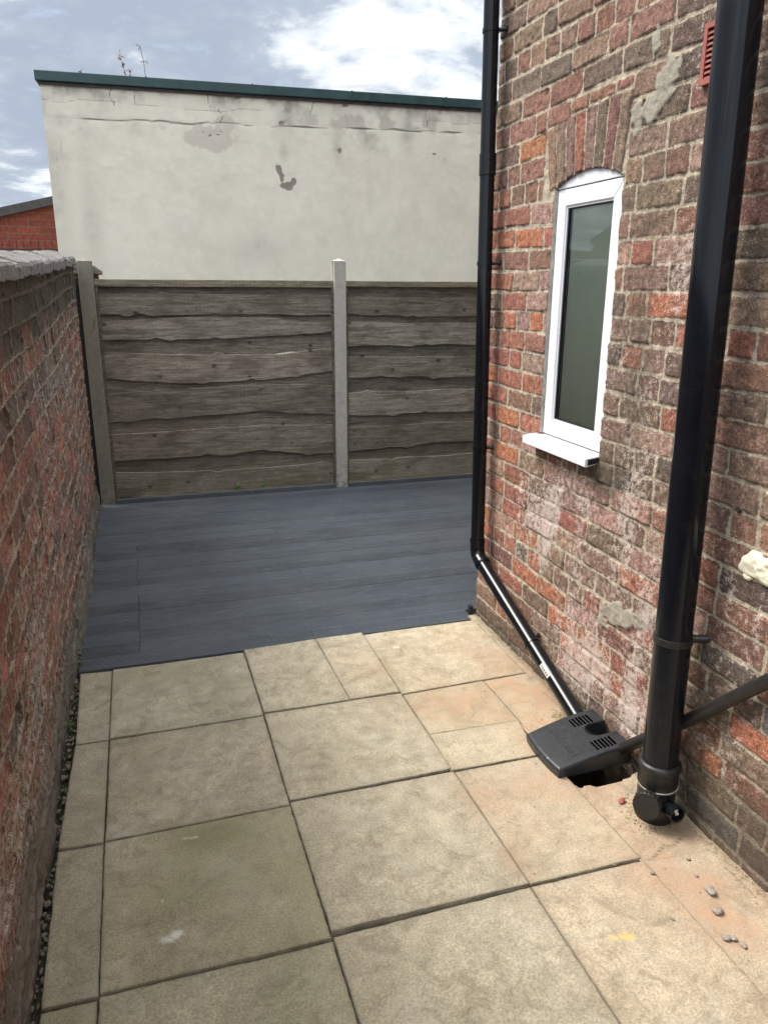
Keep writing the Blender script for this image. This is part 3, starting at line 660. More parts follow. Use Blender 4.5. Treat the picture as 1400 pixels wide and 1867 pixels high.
patch = np.maximum.reduce([pblob(2.262, 2.285, .150, .080, -40), pblob(2.36, 2.235, .045, .085, 0), pblob(2.19, .535, .15, .052, -10), pblob(2.06, 2.255, .030, .014, 0), pblob(2.30, .47, .06, .03, 0)*.9, pblob(2.30, 2.43, .03, .07, 0)*.8])
Hh = Hh*(1-.75*ss(patch, .3, .8))+.0045*ss(patch, .3, .7)+.0015*patch*fbm(Uy*50, Vz*50, 99, 3)
# opening: carry the surface back behind the frame, drop faces further in
insd = np.minimum(np.minimum(Uy-WIN[0], WIN[1]-Uy), np.minimum(Vz-WIN[2]+.035, crown(Uy)-Vz))
insd = insd+.0022*vn(Uy*60, Vz*60, 33)
opening = insd > 0
Hh = np.where(opening, -.10, Hh)
corner = Uy > 3.4275
X = WX-Hh; X[:, -1] = WX+.11; Yw = Uy.copy(); Yw[:, -1] = 3.4325
Yw[:, :-1] += 0
ic = (insd[:-1, :-1]+insd[1:, 1:])/2
# small round hole left by an old fixing
hh = np.hypot(Uy-1.70, Vz-1.075); X = X+np.where(hh < .011, .03, 0)
gridmesh('wall', X, Yw, Vz, M['brick'], house, keep=ic < .012, flip=False, attrs=dict(sd=SD, bcol=Cc, eff=eff, dirt=dirt, patch=patch))
bk = MB(); bk.box(1.735, 7.5, -5.5, 3.425, -.04, 3.2); bk.box(1.6215, 7.5, -5.5, 3.430, 3.262, 5.9); bk.box(1.6222, 1.733, -5.5, .998, -.04, 3.26)
cut = MB()
# core is built as blocks that leave the room behind the window open
core = MB(); core.box(1.735, 7.5, -5.5, 2.36, -.04, 3.25); core.box(1.735, 7.5, 2.92, 3.427, -.04, 3.25); core.box(1.735, 7.5, 2.362, 2.918, -.04, 1.06); core.box(1.735, 7.5, 2.362, 2.918, 2.14, 3.25); core.box(2.2, 7.5, 2.362, 2.918, 1.062, 2.138)
core.box(1.6215, 7.5, -5.5, 3.430, 3.262, 5.9); core.box(1.6222, 1.733, -5.5, .998, -.04, 3.255)
core.out('main_walls', M['plain_brick'], house)
rf = MB(); rf.prism([(1.45, 5.85), (4.6, 7.9), (7.7, 5.85), (7.7, 5.95), (4.6, 8.02), (1.45, 5.95)], 1, -5.6, 3.5); rf.out('roof', M['slate'], house)

# window
wy0, wy1, wz0, wz1 = WIN
win = MB(); FX = 1.634   # front face of the frame
def frame_ring(mb, y0, y1, z0, z1, wd, xf, xb):
    # mitred ring
    o_ = [(y0, z0), (y1, z0), (y1, z1), (y0, z1)]; i_ = [(y0+wd, z0+wd), (y1-wd, z0+wd), (y1-wd, z1-wd), (y0+wd, z1-wd)]
    for k in range(4):
        a, b = o_[k], o_[(k+1) % 4]; c, d = i_[(k+1) % 4], i_[k]
        vs = [(xf, *a), (xf, *b), (xf, *c), (xf, *d), (xb, *a), (xb, *b), (xb, *c), (xb, *d)]
        mb.add(vs, [(0, 1, 2, 3), (7, 6, 5, 4), (0, 4, 5, 1), (2, 6, 7, 3), (1, 5, 6, 2), (0, 3, 7, 4)])
frame_ring(win, wy0+.004, wy1-.004, wz0, wz1, .062, FX, FX+.07)
wo = win.out('window', M['upvc'], house); bevel(wo, .0035, 3)
bd = MB(); frame_ring(bd, wy0+.066, wy1-.066, wz0+.062, wz1-.062, .007, FX+.006, FX+.02); bo = bd.out('glazing_bead', M['upvc'], wo)
gk = MB(); frame_ring(gk, wy0+.073, wy1-.073, wz0+.069, wz1-.069, .005, FX+.011, FX+.022); gk.box(FX+.0175, FX+.0212, wy1-.090, wy1-.0782, wz0+.0742, wz1-.0742); gk.out('gasket', M['gasket'], wo)
MB().add([(FX+.016, wy0+.073, wz0+.069), (FX+.016, wy0+.073, wz1-.069), (FX+.016, wy1-.073, wz1-.069), (FX+.016, wy1-.073, wz0+.069)], [(0, 1, 2, 3)]).out('pane', M['glass'], wo)
bl = MB().box(FX+.0225, FX+.0255, wy0+.0735, wy1-.0735, wz0+.066, wz1-.066)
for k in range(1, 8): bl.box(FX+.0215, FX+.0230, wy0+.07, wy1-.07, wz0+.066+k*.118, wz0+.0675+k*.118)
bl.out('blind', M['blind'], wo)
ah = MB(); npt = 16; ys_ = np.linspace(wy0+.006, wy1-.006, npt); pts = [(float(y), wz1+.0025) for y in ys_]+[(float(y), float(crown(y))+.004) for y in ys_[::-1]]
ah.prism(pts, 0, FX-.003, FX+.05); ao = ah.out('arch_infill', M['upvc'], wo); bevel(ao, .002)
sl_ = MB(); sl_.prism([(1.562, 1.052), (1.568, 1.0500), (1.630, 1.064), (1.680, 1.068), (1.680, 1.0985), (1.566, 1.084), (1.562, 1.081)], 1, wy0-.004, 2.908)
so_ = sl_.out('sill', M['upvc'], wo); bevel(so_, .002)
se = MB().prism([(1.573, 1.057), (1.66, 1.071), (1.66, 1.092), (1.573, 1.079)], 1, wy0-.0055, wy0-.0035).out('end_cap', M['gasket'], so_)
# mortar fillet beside the frame on the far jamb
sv = MB(); zz_ = np.linspace(wz0, wz1, 60)
for i in range(59):
    a, b = zz_[i], zz_[i+1]; w1 = .006+.005*float(vn(np.array(a*18), np.array(.5), 4)); w2 = .006+.005*float(vn(np.array(b*18), np.array(.5), 4))
    sv.add([(FX-.012, wy1+.003, a), (FX-.002, wy1-w1, a), (FX-.002, wy1-w2, b), (FX-.012, wy1+.003, b)], [(0, 1, 2, 3)])
    sv.add([(FX+.0, wy1-w1, a), (FX+.02, wy1-w1, a), (FX+.02, wy1-w2, b), (FX+.0, wy1-w2, b)], [(0, 1, 2, 3)])
sv.out('mortar_fillet', M['sealant'], house)
# air vent
av = MB(); vy0, vy1, vz0, vz1 = 1.90, 2.055, 2.255, 2.412; xf = 1.603
frame_ring(av, vy0, vy1, vz0, vz1, .014, xf, 1.63)
for k in range(9):
    z = vz0+.0165+k*.0143
    av.add([(xf+.002, vy0+.012, z), (xf+.002, vy1-.012, z), (xf+.012, vy1-.012, z+.009), (xf+.012, vy0+.012, z+.009), (xf+.002, vy0+.012, z-.004), (xf+.002, vy1-.012, z-.004), (xf+.014, vy1-.012, z+.005), (xf+.014, vy0+.012, z+.005)],
           [(0, 1, 2, 3), (4, 7, 6, 5), (0, 4, 5, 1), (3, 2, 6, 7), (0, 3, 7, 4), (1, 5, 6, 2)])
vo = av.out('air_vent', M['vent'], house); MB().box(1.6145, 1.6155, vy0+.012, vy1-.012, vz0+.012, vz1-.012).out('vent_back', M['dark'], vo)
# filler foam lump
def lump(name, cy_, cz, ry, rz, th, material, parent, seed, n=40):
    vs = []; fs = []
    for i in range(n+1):
        for j in range(48):
            rr = i/n; a = 2*math.pi*j/48; rim = 1+.16*math.sin(2*a+seed)+.10*math.sin(5*a+seed*2)+.05*math.sin(9*a)
            y = cy_+ry*rr*rim*math.cos(a); z = cz+rz*rr*rim*math.sin(a); h = th*max(0, 1-rr**4)**.5*(1+.22*float(fbm(np.array(y*40), np.array(z*40), seed, 3)))
            vs.append((WX+.004-h*(1 if rr < 1 else 0)+(.003 if rr == 1 else 0), y, z))
    for i in range(n):
        for j in range(48): fs.append((i*48+j, i*48+(j+1) % 48, (i+1)*48+(j+1) % 48, (i+1)*48+j))
    return build(name, vs, fs, material, parent, True)
lump('filler_patch', 1.545, .945, .105, .052, .016, M['foam'], house, 2)
lump('filler_patch', 1.625, .905, .022, .012, .008, M['foam'], house, 5, 12)

# ------------------------------------------------------------------ rainwater downpipe
dp = thing('rain_downpipe', 'slim gloss black rainwater downpipe at the house corner, bending down to the drain cover', 'drainpipe', (1.56, 3.32, 0))
top = Vector((1.56, 3.425, 3.6)); el = Vector((1.560, 3.310, .395)); sh = Vector((1.560, 2.30, .045))
def lerp(a, b, k): return a*(1-k)+b*k
p = MB().tube([top, lerp(top, el, .99)], .0335, 32); smooth_by_angle(p.out('upper_pipe', M['black'], dp))
d2 = (sh-el).normalized(); d1 = (el-top).normalized()
eb = MB(); pts = bend([el-d1*.085, el, el+d2*.085], .045, 8); eb.tube(pts, .0365, 32)
eb.lathe(el-d1*.085, d1, [(0, .0385), (.018, .0385)]); eb.lathe(el+d2*.065, d2, [(0, .0365), (.002, .0400), (.014, .0400), (.022, .0370)])
smooth_by_angle(eb.out('elbow', M['black'], dp))
p = MB().tube([el+d2*.08, sh], .0335, 32); lo_ = p.out('lower_pipe', M['black'], dp); smooth_by_angle(lo_)
def clip(c, d, r, wall, name='bracket', parent=dp, material=None, lw=.018, arm_r=.0085):
    """a band round a pipe at c along d, with a stem to the wall point"""
    b = MB(); d = Vector(d).normalized(); b.lathe(Vector(c)-d*lw/2, d, [(0, r), (.001, r+.0035), (lw-.001, r+.0035), (lw, r)])
    w_ = Vector(wall); b.tube([Vector(c), w_], arm_r, 10); b.lathe(w_-Vector((.006, 0, 0)), (1, 0, 0), [(0, .010), (.007, .012)], 14)
    o = b.out(name, material or M['black'], parent); smooth_by_angle(o); return o
for z, dy in ((1.80, -.045), (.945, -.03), (2.75, -.04)):
    k = (top.z-z)/(top.z-el.z); c = lerp(top, el, k); clip(c, d1, .0335, (1.616, c.y+dy, z+.002))
c = lerp(top, el, (3.6-2.22)/(3.6-.395)); cb = MB().lathe(c+Vector((0, 0, .045)), d1, [(0, .0335), (.001, .0378), (.09, .0378), (.092, .0335)]); smooth_by_angle(cb.out('collar', M['black'], dp))
cc = lerp(el, sh, .60); clip(cc, d2, .0335, (1.616, cc.y+.045, cc.z+.012))
# sticker on the sloping pipe
k = .76; sc_ = lerp(el, sh, k); side = Vector((0, 0, 1)); side = (side-d2*side.dot(d2)).normalized(); outw = d2.cross(side).normalized()
if outw.x > 0: outw = -outw
st = MB(); vs = []; nn = 8; Ls = .072
for i in range(2):
    for j in range(nn+1):
        a = R(12+ (40*j/nn)); v = side*math.sin(a)*1.0+outw*math.cos(a); vs.append(sc_+d2*(Ls*(i-.5))+v*.0340)
st.add(vs, [(j, j+1, nn+2+j, nn+1+j) for j in range(nn)]); sto = st.out('sticker', M['label'], lo_)
st2 = MB()
for q, (l0, l1) in enumerate(((.10, .16), (.2, .23), (.27, .33), (.36, .38), (.42, .5), (.54, .57), (.62, .70), (.74, .76), (.8, .88))):
    vs = []
    for i in range(2):
        for j in range(3):
            a = R(18+20*j/2); v = side*math.sin(a)+outw*math.cos(a); vs.append(sc_+d2*(Ls*((l0, l1)[i]-.5))+v*.0343)
    st2.add(vs, [(0, 1, 4, 3), (1, 2, 5, 4)])
st2.out('print', M['ink'], sto)

# ------------------------------------------------------------------ soil pipe
sp = thing('soil_pipe', 'thick black soil pipe standing against the brick wall with an access cap at its foot', 'soil pipe', (1.525, 1.77, 0))
st_, sb = Vector((1.525, 1.862, 3.8)), Vector((1.527, 1.775, .15))
p = MB().tube([st_, sb], .056, 48); smooth_by_angle(p.out('pipe', M['black_soil'], sp))
dS = (sb-st_).normalized()
def at(z): return lerp(st_, sb, (st_.z-z)/(st_.z-sb.z))
c = at(.645); clip(c, dS, .056, (1.612, 1.735, .655), parent=sp, material=M['black_dusty'], lw=.024, arm_r=.013)
bs = MB(); c = at(.215)
bs.lathe(c, (0, 0, -1), [(0, .057), (.003, .065), (.012, .069), (.022, .069), (.030, .065), (.034, .064), (.085, .064), (.088, .0605), (.150, .0605), (.158, .064), (.172, .0665), (.19, .0665), (.20, .062), (.235, .062)], 48)
bo = bs.out('socket', M['black_dusty'], sp); smooth_by_angle(bo, 50)
ring = MB().lathe(at(.128), (0, 0, -1), [(0, .0645), (.001, .0652), (.003, .0652), (.004, .0645)], 48); smooth_by_angle(ring.out('pale_seal', M['sealant'], bo))
# access cap
cdv = Vector((-.80, -.55, .12)).normalized(); c0 = Vector((1.525, 1.775, .078))
ac = MB(); ac.lathe(c0, cdv, [(0, .040), (.060, .040), (.062, .043), (.066, .043)], 36); ac.out('branch', M['black_dusty'], sp); 
cap = MB(); n = 40; prof = [(.064, .040), (.066, .0455), (.092, .0455), (.095, .043), (.095, .0)]
u = cdv.orthogonal().normalized(); v = cdv.cross(u); k0 = 0; vs = []; fs = []
for h, r in prof:
    for j in range(n*2):
        a = math.pi*j/n; rr = r*(1-.035*((j//2) % 2)) if .044 < r else r; vs.append(c0+cdv*h+(u*math.cos(a)+v*math.sin(a))*max(rr, .0004))
for i in range(len(prof)-1):
    for j in range(n*2): fs.append((i*2*n+j, i*2*n+(j+1) % (2*n), (i+1)*2*n+(j+1) % (2*n), (i+1)*2*n+j))
cap.add(vs, fs); co_ = cap.out('access_cap', M['black_dusty'], sp); smooth_by_angle(co_, 30)
bv = Vector((-.05, -1, .12)).normalized(); c1 = Vector((1.530, 1.775, .068))
bo2 = MB(); bo2.lathe(c1, bv, [(0, .024), (.088, .024), (.089, .0275), (.112, .0275), (.1125, .022), (.095, .0215), (.095, .0)], 32); o_ = bo2.out('boss', M['black'], sp); smooth_by_angle(o_, 40)
fm = MB(); rr = random.Random(4)
for q in range(5):
    a = rr.uniform(0, 6.3); cc_ = c1+bv*.098+Vector((math.cos(a)*.009, 0, math.sin(a)*.009)); fm.lathe(cc_, (rr.uniform(-1, 1), -1, rr.uniform(-1, 1)), [(-.006, .001), (-.003, .006), (.004, .005), (.008, .001)], 7)
fm.out('plug', M['foam'], o_)

# waste pipe behind
wp = thing('waste_pipe', 'thin dusty black waste pipe sloping behind the soil pipe down to the drain cover', 'waste pipe', (1.59, 1.8, .3))
p = MB().tube([(1.588, .75, 1.30), (1.588, 1.458, .664), (1.586, 1.766, .345), (1.580, 2.045, .070)], .0205, 24); smooth_by_angle(p.out('pipe', M['black_dusty'], wp), 60)
clip((1.588, 1.12, .968), (0, -.74, .67), .0205, (1.618, 1.12, .968), parent=wp, material=M['black_dusty'], lw=.014, arm_r=.005)

# ------------------------------------------------------------------ drain cover
dc = thing('drain_cover', 'black moulded plastic drain cover over the gully at the end of the downpipe', 'drain cover', (1.45, 2.16, 0))
def cover_mesh():
    x0, x1, y0, y1 = 1.318, 1.612, 2.030, 2.292; nx, ny = 150, 134
    xs_ = np.linspace(x0, x1, nx); ys_ = np.linspace(y0, y1, ny); X, Y = np.meshgrid(xs_, ys_)
    s = (X-x0)/(x1-x0); q = (Y-y0)/(y1-y0)
    half = .5-.035*(1-s)**2+0*s; yc = (y0+y1)/2; Y = yc+(q-.5)*(y1-y0)*(2*half)          # front slightly narrower
    X = X-.010*(1-(2*q-1)**2)*(1-s)**3+0                                                     # bowed front edge
    top_ = .040+.052*np.sin(np.clip(s, 0, 1)*math.pi/2*.95)
    de = np.minimum(np.minimum(s*(x1-x0), (1-s)*(x1-x0)*3), np.minimum(q, 1-q)*(y1-y0))
    r = .012; rd = np.clip(1-de/r, 0, 1); Z = top_-r*(1-np.sqrt(np.clip(1-rd**2, 0, 1)))*.9
    # slots
    sl = np.zeros_like(Z)
    for yc_ in (2.235, 2.080):
        for k in range(6):
            xk = 1.487+k*.0145; sl = np.maximum(sl, ((np.abs(X-xk-.25*(Y-yc_)*0) < .0036) & (np.abs(Y-yc_) < .026)).astype(float))
    Z = Z-sl*.002
    # dimpled grip texture at the back
    back = ss(s, .60, .66)*(1-sl)*(np.abs(Y-2.16) < .13); tx = np.sin(X*900)*np.sin(Y*900); Z = Z+back*.0007*tx
    # stepped edge of textured zone
    keep_c = lambda A: (A[:-1, :-1]+A[1:, 1:])/2
    Xc_, Yc_ = keep_c(X), keep_c(Y); nr = .036; notch = (np.abs(Yc_-2.165) < nr) & (Xc_ > 1.545) | (np.hypot(Xc_-1.545, Yc_-2.165) < nr)
    nd = np.minimum(np.where(X > 1.545, np.abs(Y-2.165)-nr, np.hypot(X-1.545, Y-2.165)-nr), 1); Z = Z-.006*np.clip(1-nd/.006, 0, 1)**2
    Z = np.where(nd < 0, Z-.02, Z)
    slc = np.maximum(sl[:-1, :-1], sl[1:, 1:]) > .5; return X, Y, Z, ~notch & ~slc
X, Y, Z, keep = cover_mesh()
co_ = gridmesh('lid', X, Y, Z, M['cover'], dc, keep=keep, attrs={})
# skirt: sides
sk = MB(); ring = [(X[0, i], Y[0, i], Z[0, i]) for i in range(X.shape[1])]+[(X[j, -1], Y[j, -1], Z[j, -1]) for j in range(X.shape[0])][1:]+[(X[-1, i], Y[-1, i], Z[-1, i]) for i in range(X.shape[1]-1, -1, -1)][1:]+[(X[j, 0], Y[j, 0], Z[j, 0]) for j in range(X.shape[0]-1, 0, -1)]
n = len(ring); cen = Vector((1.465, 2.161, 0))
lowr = [(a+(cen.x-a)*.02, b+(cen.y-b)*.02, max(.003, .002+.012*max(0, (a-1.36)/.26))) for a, b, c in ring]
sk.add(ring+lowr, [(i, n+i, n+(i+1) % n, (i+1) % n) for i in range(n)]); so2 = sk.out('skirt', M['cover'], dc); smooth_by_angle(so2, 40)
nk = MB(); a_ = [(1.612, 2.165+.036)]+[(1.545-.036*math.sin(R(t_)), 2.165+.036*math.cos(R(t_))) for t_ in range(0, 181, 12)]+[(1.612, 2.165-.036)]
vs = [(x, y, .088) for x, y in a_]+[(x, y, .02) for x, y in a_]; m_ = len(a_); nk.add(vs, [(i, i+1, m_+i+1, m_+i) for i in range(m_-1)]); nk.out('pipe_notch', M['cover'], dc)
# a chip of pale mortar on its front edge
# embossed lettering
tcv = bpy.data.curves.new('lettering', 'FONT'); tcv.body = 'DrainGuard'; tcv.size = .034; tcv.extrude = .0010; tcv.align_x = 'CENTER'; tcv.align_y = 'CENTER'; tcv.shear = .12; tcv.space_character = 1.05
to = bpy.data.objects.new('lettering_curve', tcv); col.objects.link(to); dg = bpy.context.evaluated_depsgraph_get(); dg.update()
me = bpy.data.meshes.new_from_object(to.evaluated_get(dg)); bpy.data.objects.remove(to)
lt = bpy.data.objects.new('lettering', me); me.materials.clear(); me.materials.append(M['gasket']); link(lt, co_)
for v in me.vertices:           # text x runs towards -y, text up runs towards the wall (+x); follow the lid's curve
    tx, ty, tz = v.co; wx = 1.402+ty; wy = 2.155-tx; s = (wx-1.318)/.294; zz2 = .040+.052*math.sin(s*math.pi/2*.95)
    v.co = Vector((wx, wy, zz2+tz+.0004))-Vector(dc.location)
ml = MB(); rr = random.Random(9)
for q in range(16):
    a = rr.uniform(0, 6.3); d_ = rr.random()**.5; x_ = 1.333+.016*d_*math.cos(a); y_ = 2.115+.011*d_*math.sin(a); s = max(0, (x_-1.318)/.294)
    ml.lathe((x_, y_, .040+.052*math.sin(s*1.49)-.002), (rr.uniform(-.2, .2), 0, 1), [(0, .005), (.002, .004), (.0032, .001)], 8)
ml.out('mortar_splash', M['sealant'], dc)

# ------------------------------------------------------------------ left garden wall
lw = thing('garden_wall', 'long eroded red brick garden wall with grey coping along the left side of the yard', 'wall', (-.39, 3.5, 0))
SL = .036
def left_bricks():
    rnd = random.Random(77); out = []; CH = .1005; z = -.21; row = 0
    while z < 1.95:
        u = .5-rnd.uniform(0, .2); header = row % 3 == 1
        while u < 6.4:
            L = (.118 if header else .24)+rnd.uniform(-.012, .012)
            a, b = u, u+L; u = b; sh_ = lambda y: SL*(y-4.0)+.010*math.sin(y*1.4+row*.35)
            cz = z+.05+sh_((a+b)/2)
            if cz > 1.52: w_ = dict(dark=6, grey=2, brown=2, maroon=1)
            elif cz > 1.2: w_ = dict(maroon=4, red=3, dark=4, brown=2)
            elif cz < .12: w_ = dict(grey=3, brown=4, dark=3)
            else: w_ = dict(red=7, maroon=5, orange=.8, dark=1.4, brown=1.6)
            c = jitcol(choose(rnd, w_), rnd, .25); g_ = sum(c)/3; c = tuple((q*.85+g_*.15)*1.12 for q in c); J = .0078
            poly = [(a+J, z+J+sh_(a)+rnd.uniform(-.003, .003)), (b-J, z+J+sh_(b)+rnd.uniform(-.003, .003)), (b-J, z+CH-J+sh_(b)), (a+J, z+CH-J+sh_(a))]
            out.append((poly, rnd.uniform(-.009, .002), c, 1.8))
        z += CH; row += 1
    return out
Uy, Vz, Hh, SD, Cc = brickfield(.9, 6.22, -.045, 1.86, .0072, .0050, left_bricks(), 41, -.0008, .0040, .006, .9)
G = lambda cy_, cz, ry, rz: np.exp(-((Uy-cy_)/ry)**2-((Vz-cz)/rz)**2)
Hh = Hh-.004*np.clip(fbm(Uy*9, Vz*22, 55, 4)-.1, 0, 2)*(SD < 0)+.010*fbm(Uy*.9, Vz*1.3, 56, 2)
Hh = Hh+.018*ss(.22-Vz, 0, .12)*(.8+.5*vn(Uy*5, Vz*5, 59))                       # rendered plinth at the foot
Hh = Hh-.012*ss(Uy, 6.19, 6.22)
eff = .8*ss(.26-Vz, 0, .16)+.6*G(1.9, .35, .5, .25)+.45*G(2.6, .6, .4, .3)+.35*G(4.6, .25, .9, .25)+.55*G(3.8, 1.25, .6, .15)+.45*G(4.8, 1.15, .5, .2)+.3*np.clip(fbm(Uy*2, Vz*2.2, 57, 3), 0, 1)
dirt = .75*ss(.34-Vz, 0, .25)+.8*ss(Vz-SL*(Uy-4), 1.40, 1.62)+.3*np.clip(fbm(Uy*3, Vz*3, 58, 3), 0, 1)
gridmesh('brickwork', -.39+Hh, Uy, Vz, M['brick_left'], lw, keep=((Vz[:-1, :-1]-(1.765+SL*(Uy[:-1, :-1]-4.0)-.012)) < 0), flip=True, attrs=dict(sd=SD, bcol=Cc, eff=np.clip(eff, 0, 1), dirt=np.clip(dirt, 0, 1), patch=np.zeros_like(SD)))
cr = MB()
yv = [-4, .89, 6.205]; hv = [1.46, 1.60, 1.795]
cr.add([(x, y, z) for y, h in zip(yv, hv) for x, z in ((-.425, -.05), (-.60, -.05), (-.60, h+.005), (-.425, h+.005))],
       [(0, 1, 2, 3)]+[(i*4+j, i*4+(j+1) % 4, (i+1)*4+(j+1) % 4, (i+1)*4+j) for i in range(2) for j in range(4)]+[(8, 11, 10, 9)])
cr.box(-.424, -.395, -4, .895, -.05, 1.60)
cr.out('wall_core', M['plain_brick'], lw)
# coping: worn blocks with a pitched top
def coping():
    vs = []; fs = []; rnd = random.Random(13); y = -1.0
    while y < 6.14:
        L = rnd.choice([.115, .23, .30, .36, .24]) ; L = min(L, 6.16-y)
        if L < .04: break
        dz = rnd.uniform(-.006, .006); dx = rnd.uniform(-.009, .009); th = rnd.uniform(.040, .056); n = max(3, int(L/.006)); k = len(vs)
        px = [0, .004, .06, .11, .16, .27, .272]
        for i in range(n+1):
            yy = y+.003+(L-.006)*i/n; zb = 1.765+SL*(yy-4.0)+dz
            rug = .007*float(vn(np.array(yy*38), np.array(1.0), 5))+.004*float(vn(np.array(yy*120), np.array(2.0), 6)); fx = -.362+dx+.010*float(vn(np.array(yy*26), np.array(3.), 8))
            e_ = .004 if i in (0, n) else 0
            vs += [(fx-e_-.03, yy, zb-.012), (fx-e_, yy, zb-.010+rug*.6), (fx-.002-e_, yy, zb+th-.018-e_), (fx-.012, yy, zb+th-.006+rug*.4-e_), (fx-.07, yy, zb+th+.008+rug-e_), (fx-.115, yy, zb+th+.020+rug*1.2-e_), (fx-.16, yy, zb+th+.026+rug-e_), (fx-.25, yy, zb+th+.008), (fx-.252, yy, zb-.02)]
        m_ = 9
        for i in range(n):
            for j in range(m_): fs.append((k+i*m_+j, k+i*m_+(j+1) % m_, k+(i+1)*m_+(j+1) % m_, k+(i+1)*m_+j))
        fs.append(tuple(k+j for j in range(m_-1, -1, -1))); fs.append(tuple(k+n*m_+j for j in range(m_)))
        y += L
    return vs, fs
vs, fs = coping(); build('coping', vs, fs, M['coping'], lw)
# smooth end stone of the coping
es = MB(); pr = []
for k in range(9):
    a = math.pi*k/8; pr.append((-.492+.128*math.cos(a), 1.815+.062*math.sin(a)))
es.prism([(-.62, 1.800), (-.364, 1.800)]+pr[0:], 1, 6.02, 6.215); eo = es.out('end_stone', M['post_dark'], lw); bevel(eo, .01, 3)
# pier beyond the post that ends the wall
pr_ = MB().box(-.62, -.235, 6.44, 6.72, -.05, 1.77); pr_.out('end_pier', M['plain_brick'], lw)
pc = MB().prism([(-.66, 1.771), (-.205, 1.771), (-.205, 1.80), (-.25, 1.835), (-.43, 1.875), (-.61, 1.835), (-.66, 1.80)], 1, 6.41, 6.75); bevel(pc.out('pier_cap', M['coping'], lw), .008)

# black strip between wall and post
bs_ = MB().box(-.398, -.368, 6.30, 6.34, -.04, 1.74).out('edge_board', M['gasket'], origin=(-.383, 6.32, 0)); tag(bs_, 'narrow black painted board in the gap between the brick wall and the left concrete post', 'board')

# ------------------------------------------------------------------ fence
def post(name, x0, x1, zt, material, label):
    t_ = thing(name, label, 'fence post', ((x0+x1)/2, 6.32, 0), 'concrete fence posts')
    b = MB(); y0, y1 = 6.268, 6.372; w_ = x1-x0
    # H section: slots at both sides
    pts = [(x0, y0), (x1, y0), (x1, y0+.030), (x1-.022, y0+.032), (x1-.022, y1-.032), (x1, y1-.030), (x1, y1), (x0, y1), (x0, y1-.030), (x0+.022, y1-.032), (x0+.022, y0+.032), (x0, y0+.030)]
    b.prism(pts, 2, -.04, zt); o = b.out('shaft', material, t_); bevel(o, .006, 2)
    c = MB().add([(x0, y0, zt), (x1, y0, zt), (x1, y1, zt), (x0, y1, zt), ((x0+x1)/2, (y0+y1)/2, zt+.022)], [(0, 1, 4), (1, 2, 4), (2, 3, 4), (3, 0, 4), (3, 2, 1, 0)])
    c.out('weathered_top', material, t_); return t_
post('fence_post', -.363, -.261, 1.864, M['post_dark'], 'stained grey concrete fence post beside the brick garden wall')
post('fence_post', 1.578, 1.678, 1.890, M['post_light'], 'clean pale concrete fence post between the two timber panels')
post('fence_post', 3.518, 3.618, 1.890, M['post_light'], 'concrete fence post at the far right end of the fence')
def board(x0, x1, top, bot, ytop, ybot, th, tint, notch=None):
    """waney-edged board: top/bot lists of (x,z)"""
    n = 90; xs_ = np.linspace(x0, x1, n); tz = np.interp(xs_, [q[0] for q in top], [q[1] for q in top]); bz = np.interp(xs_, [q[0] for q in bot], [q[1] for q in bot])
    return xs_, tz, bz
def smoothpts(pts, xs_):
    px = np.array([q[0] for q in pts]); pz = np.array([q[1] for q in pts]); k = np.interp(xs_, px, pz)
    # smooth the corners
    ker = np.hanning(17); ker /= ker.sum(); kp = np.pad(k, 8, mode='edge'); return np.convolve(kp, ker, 'valid')
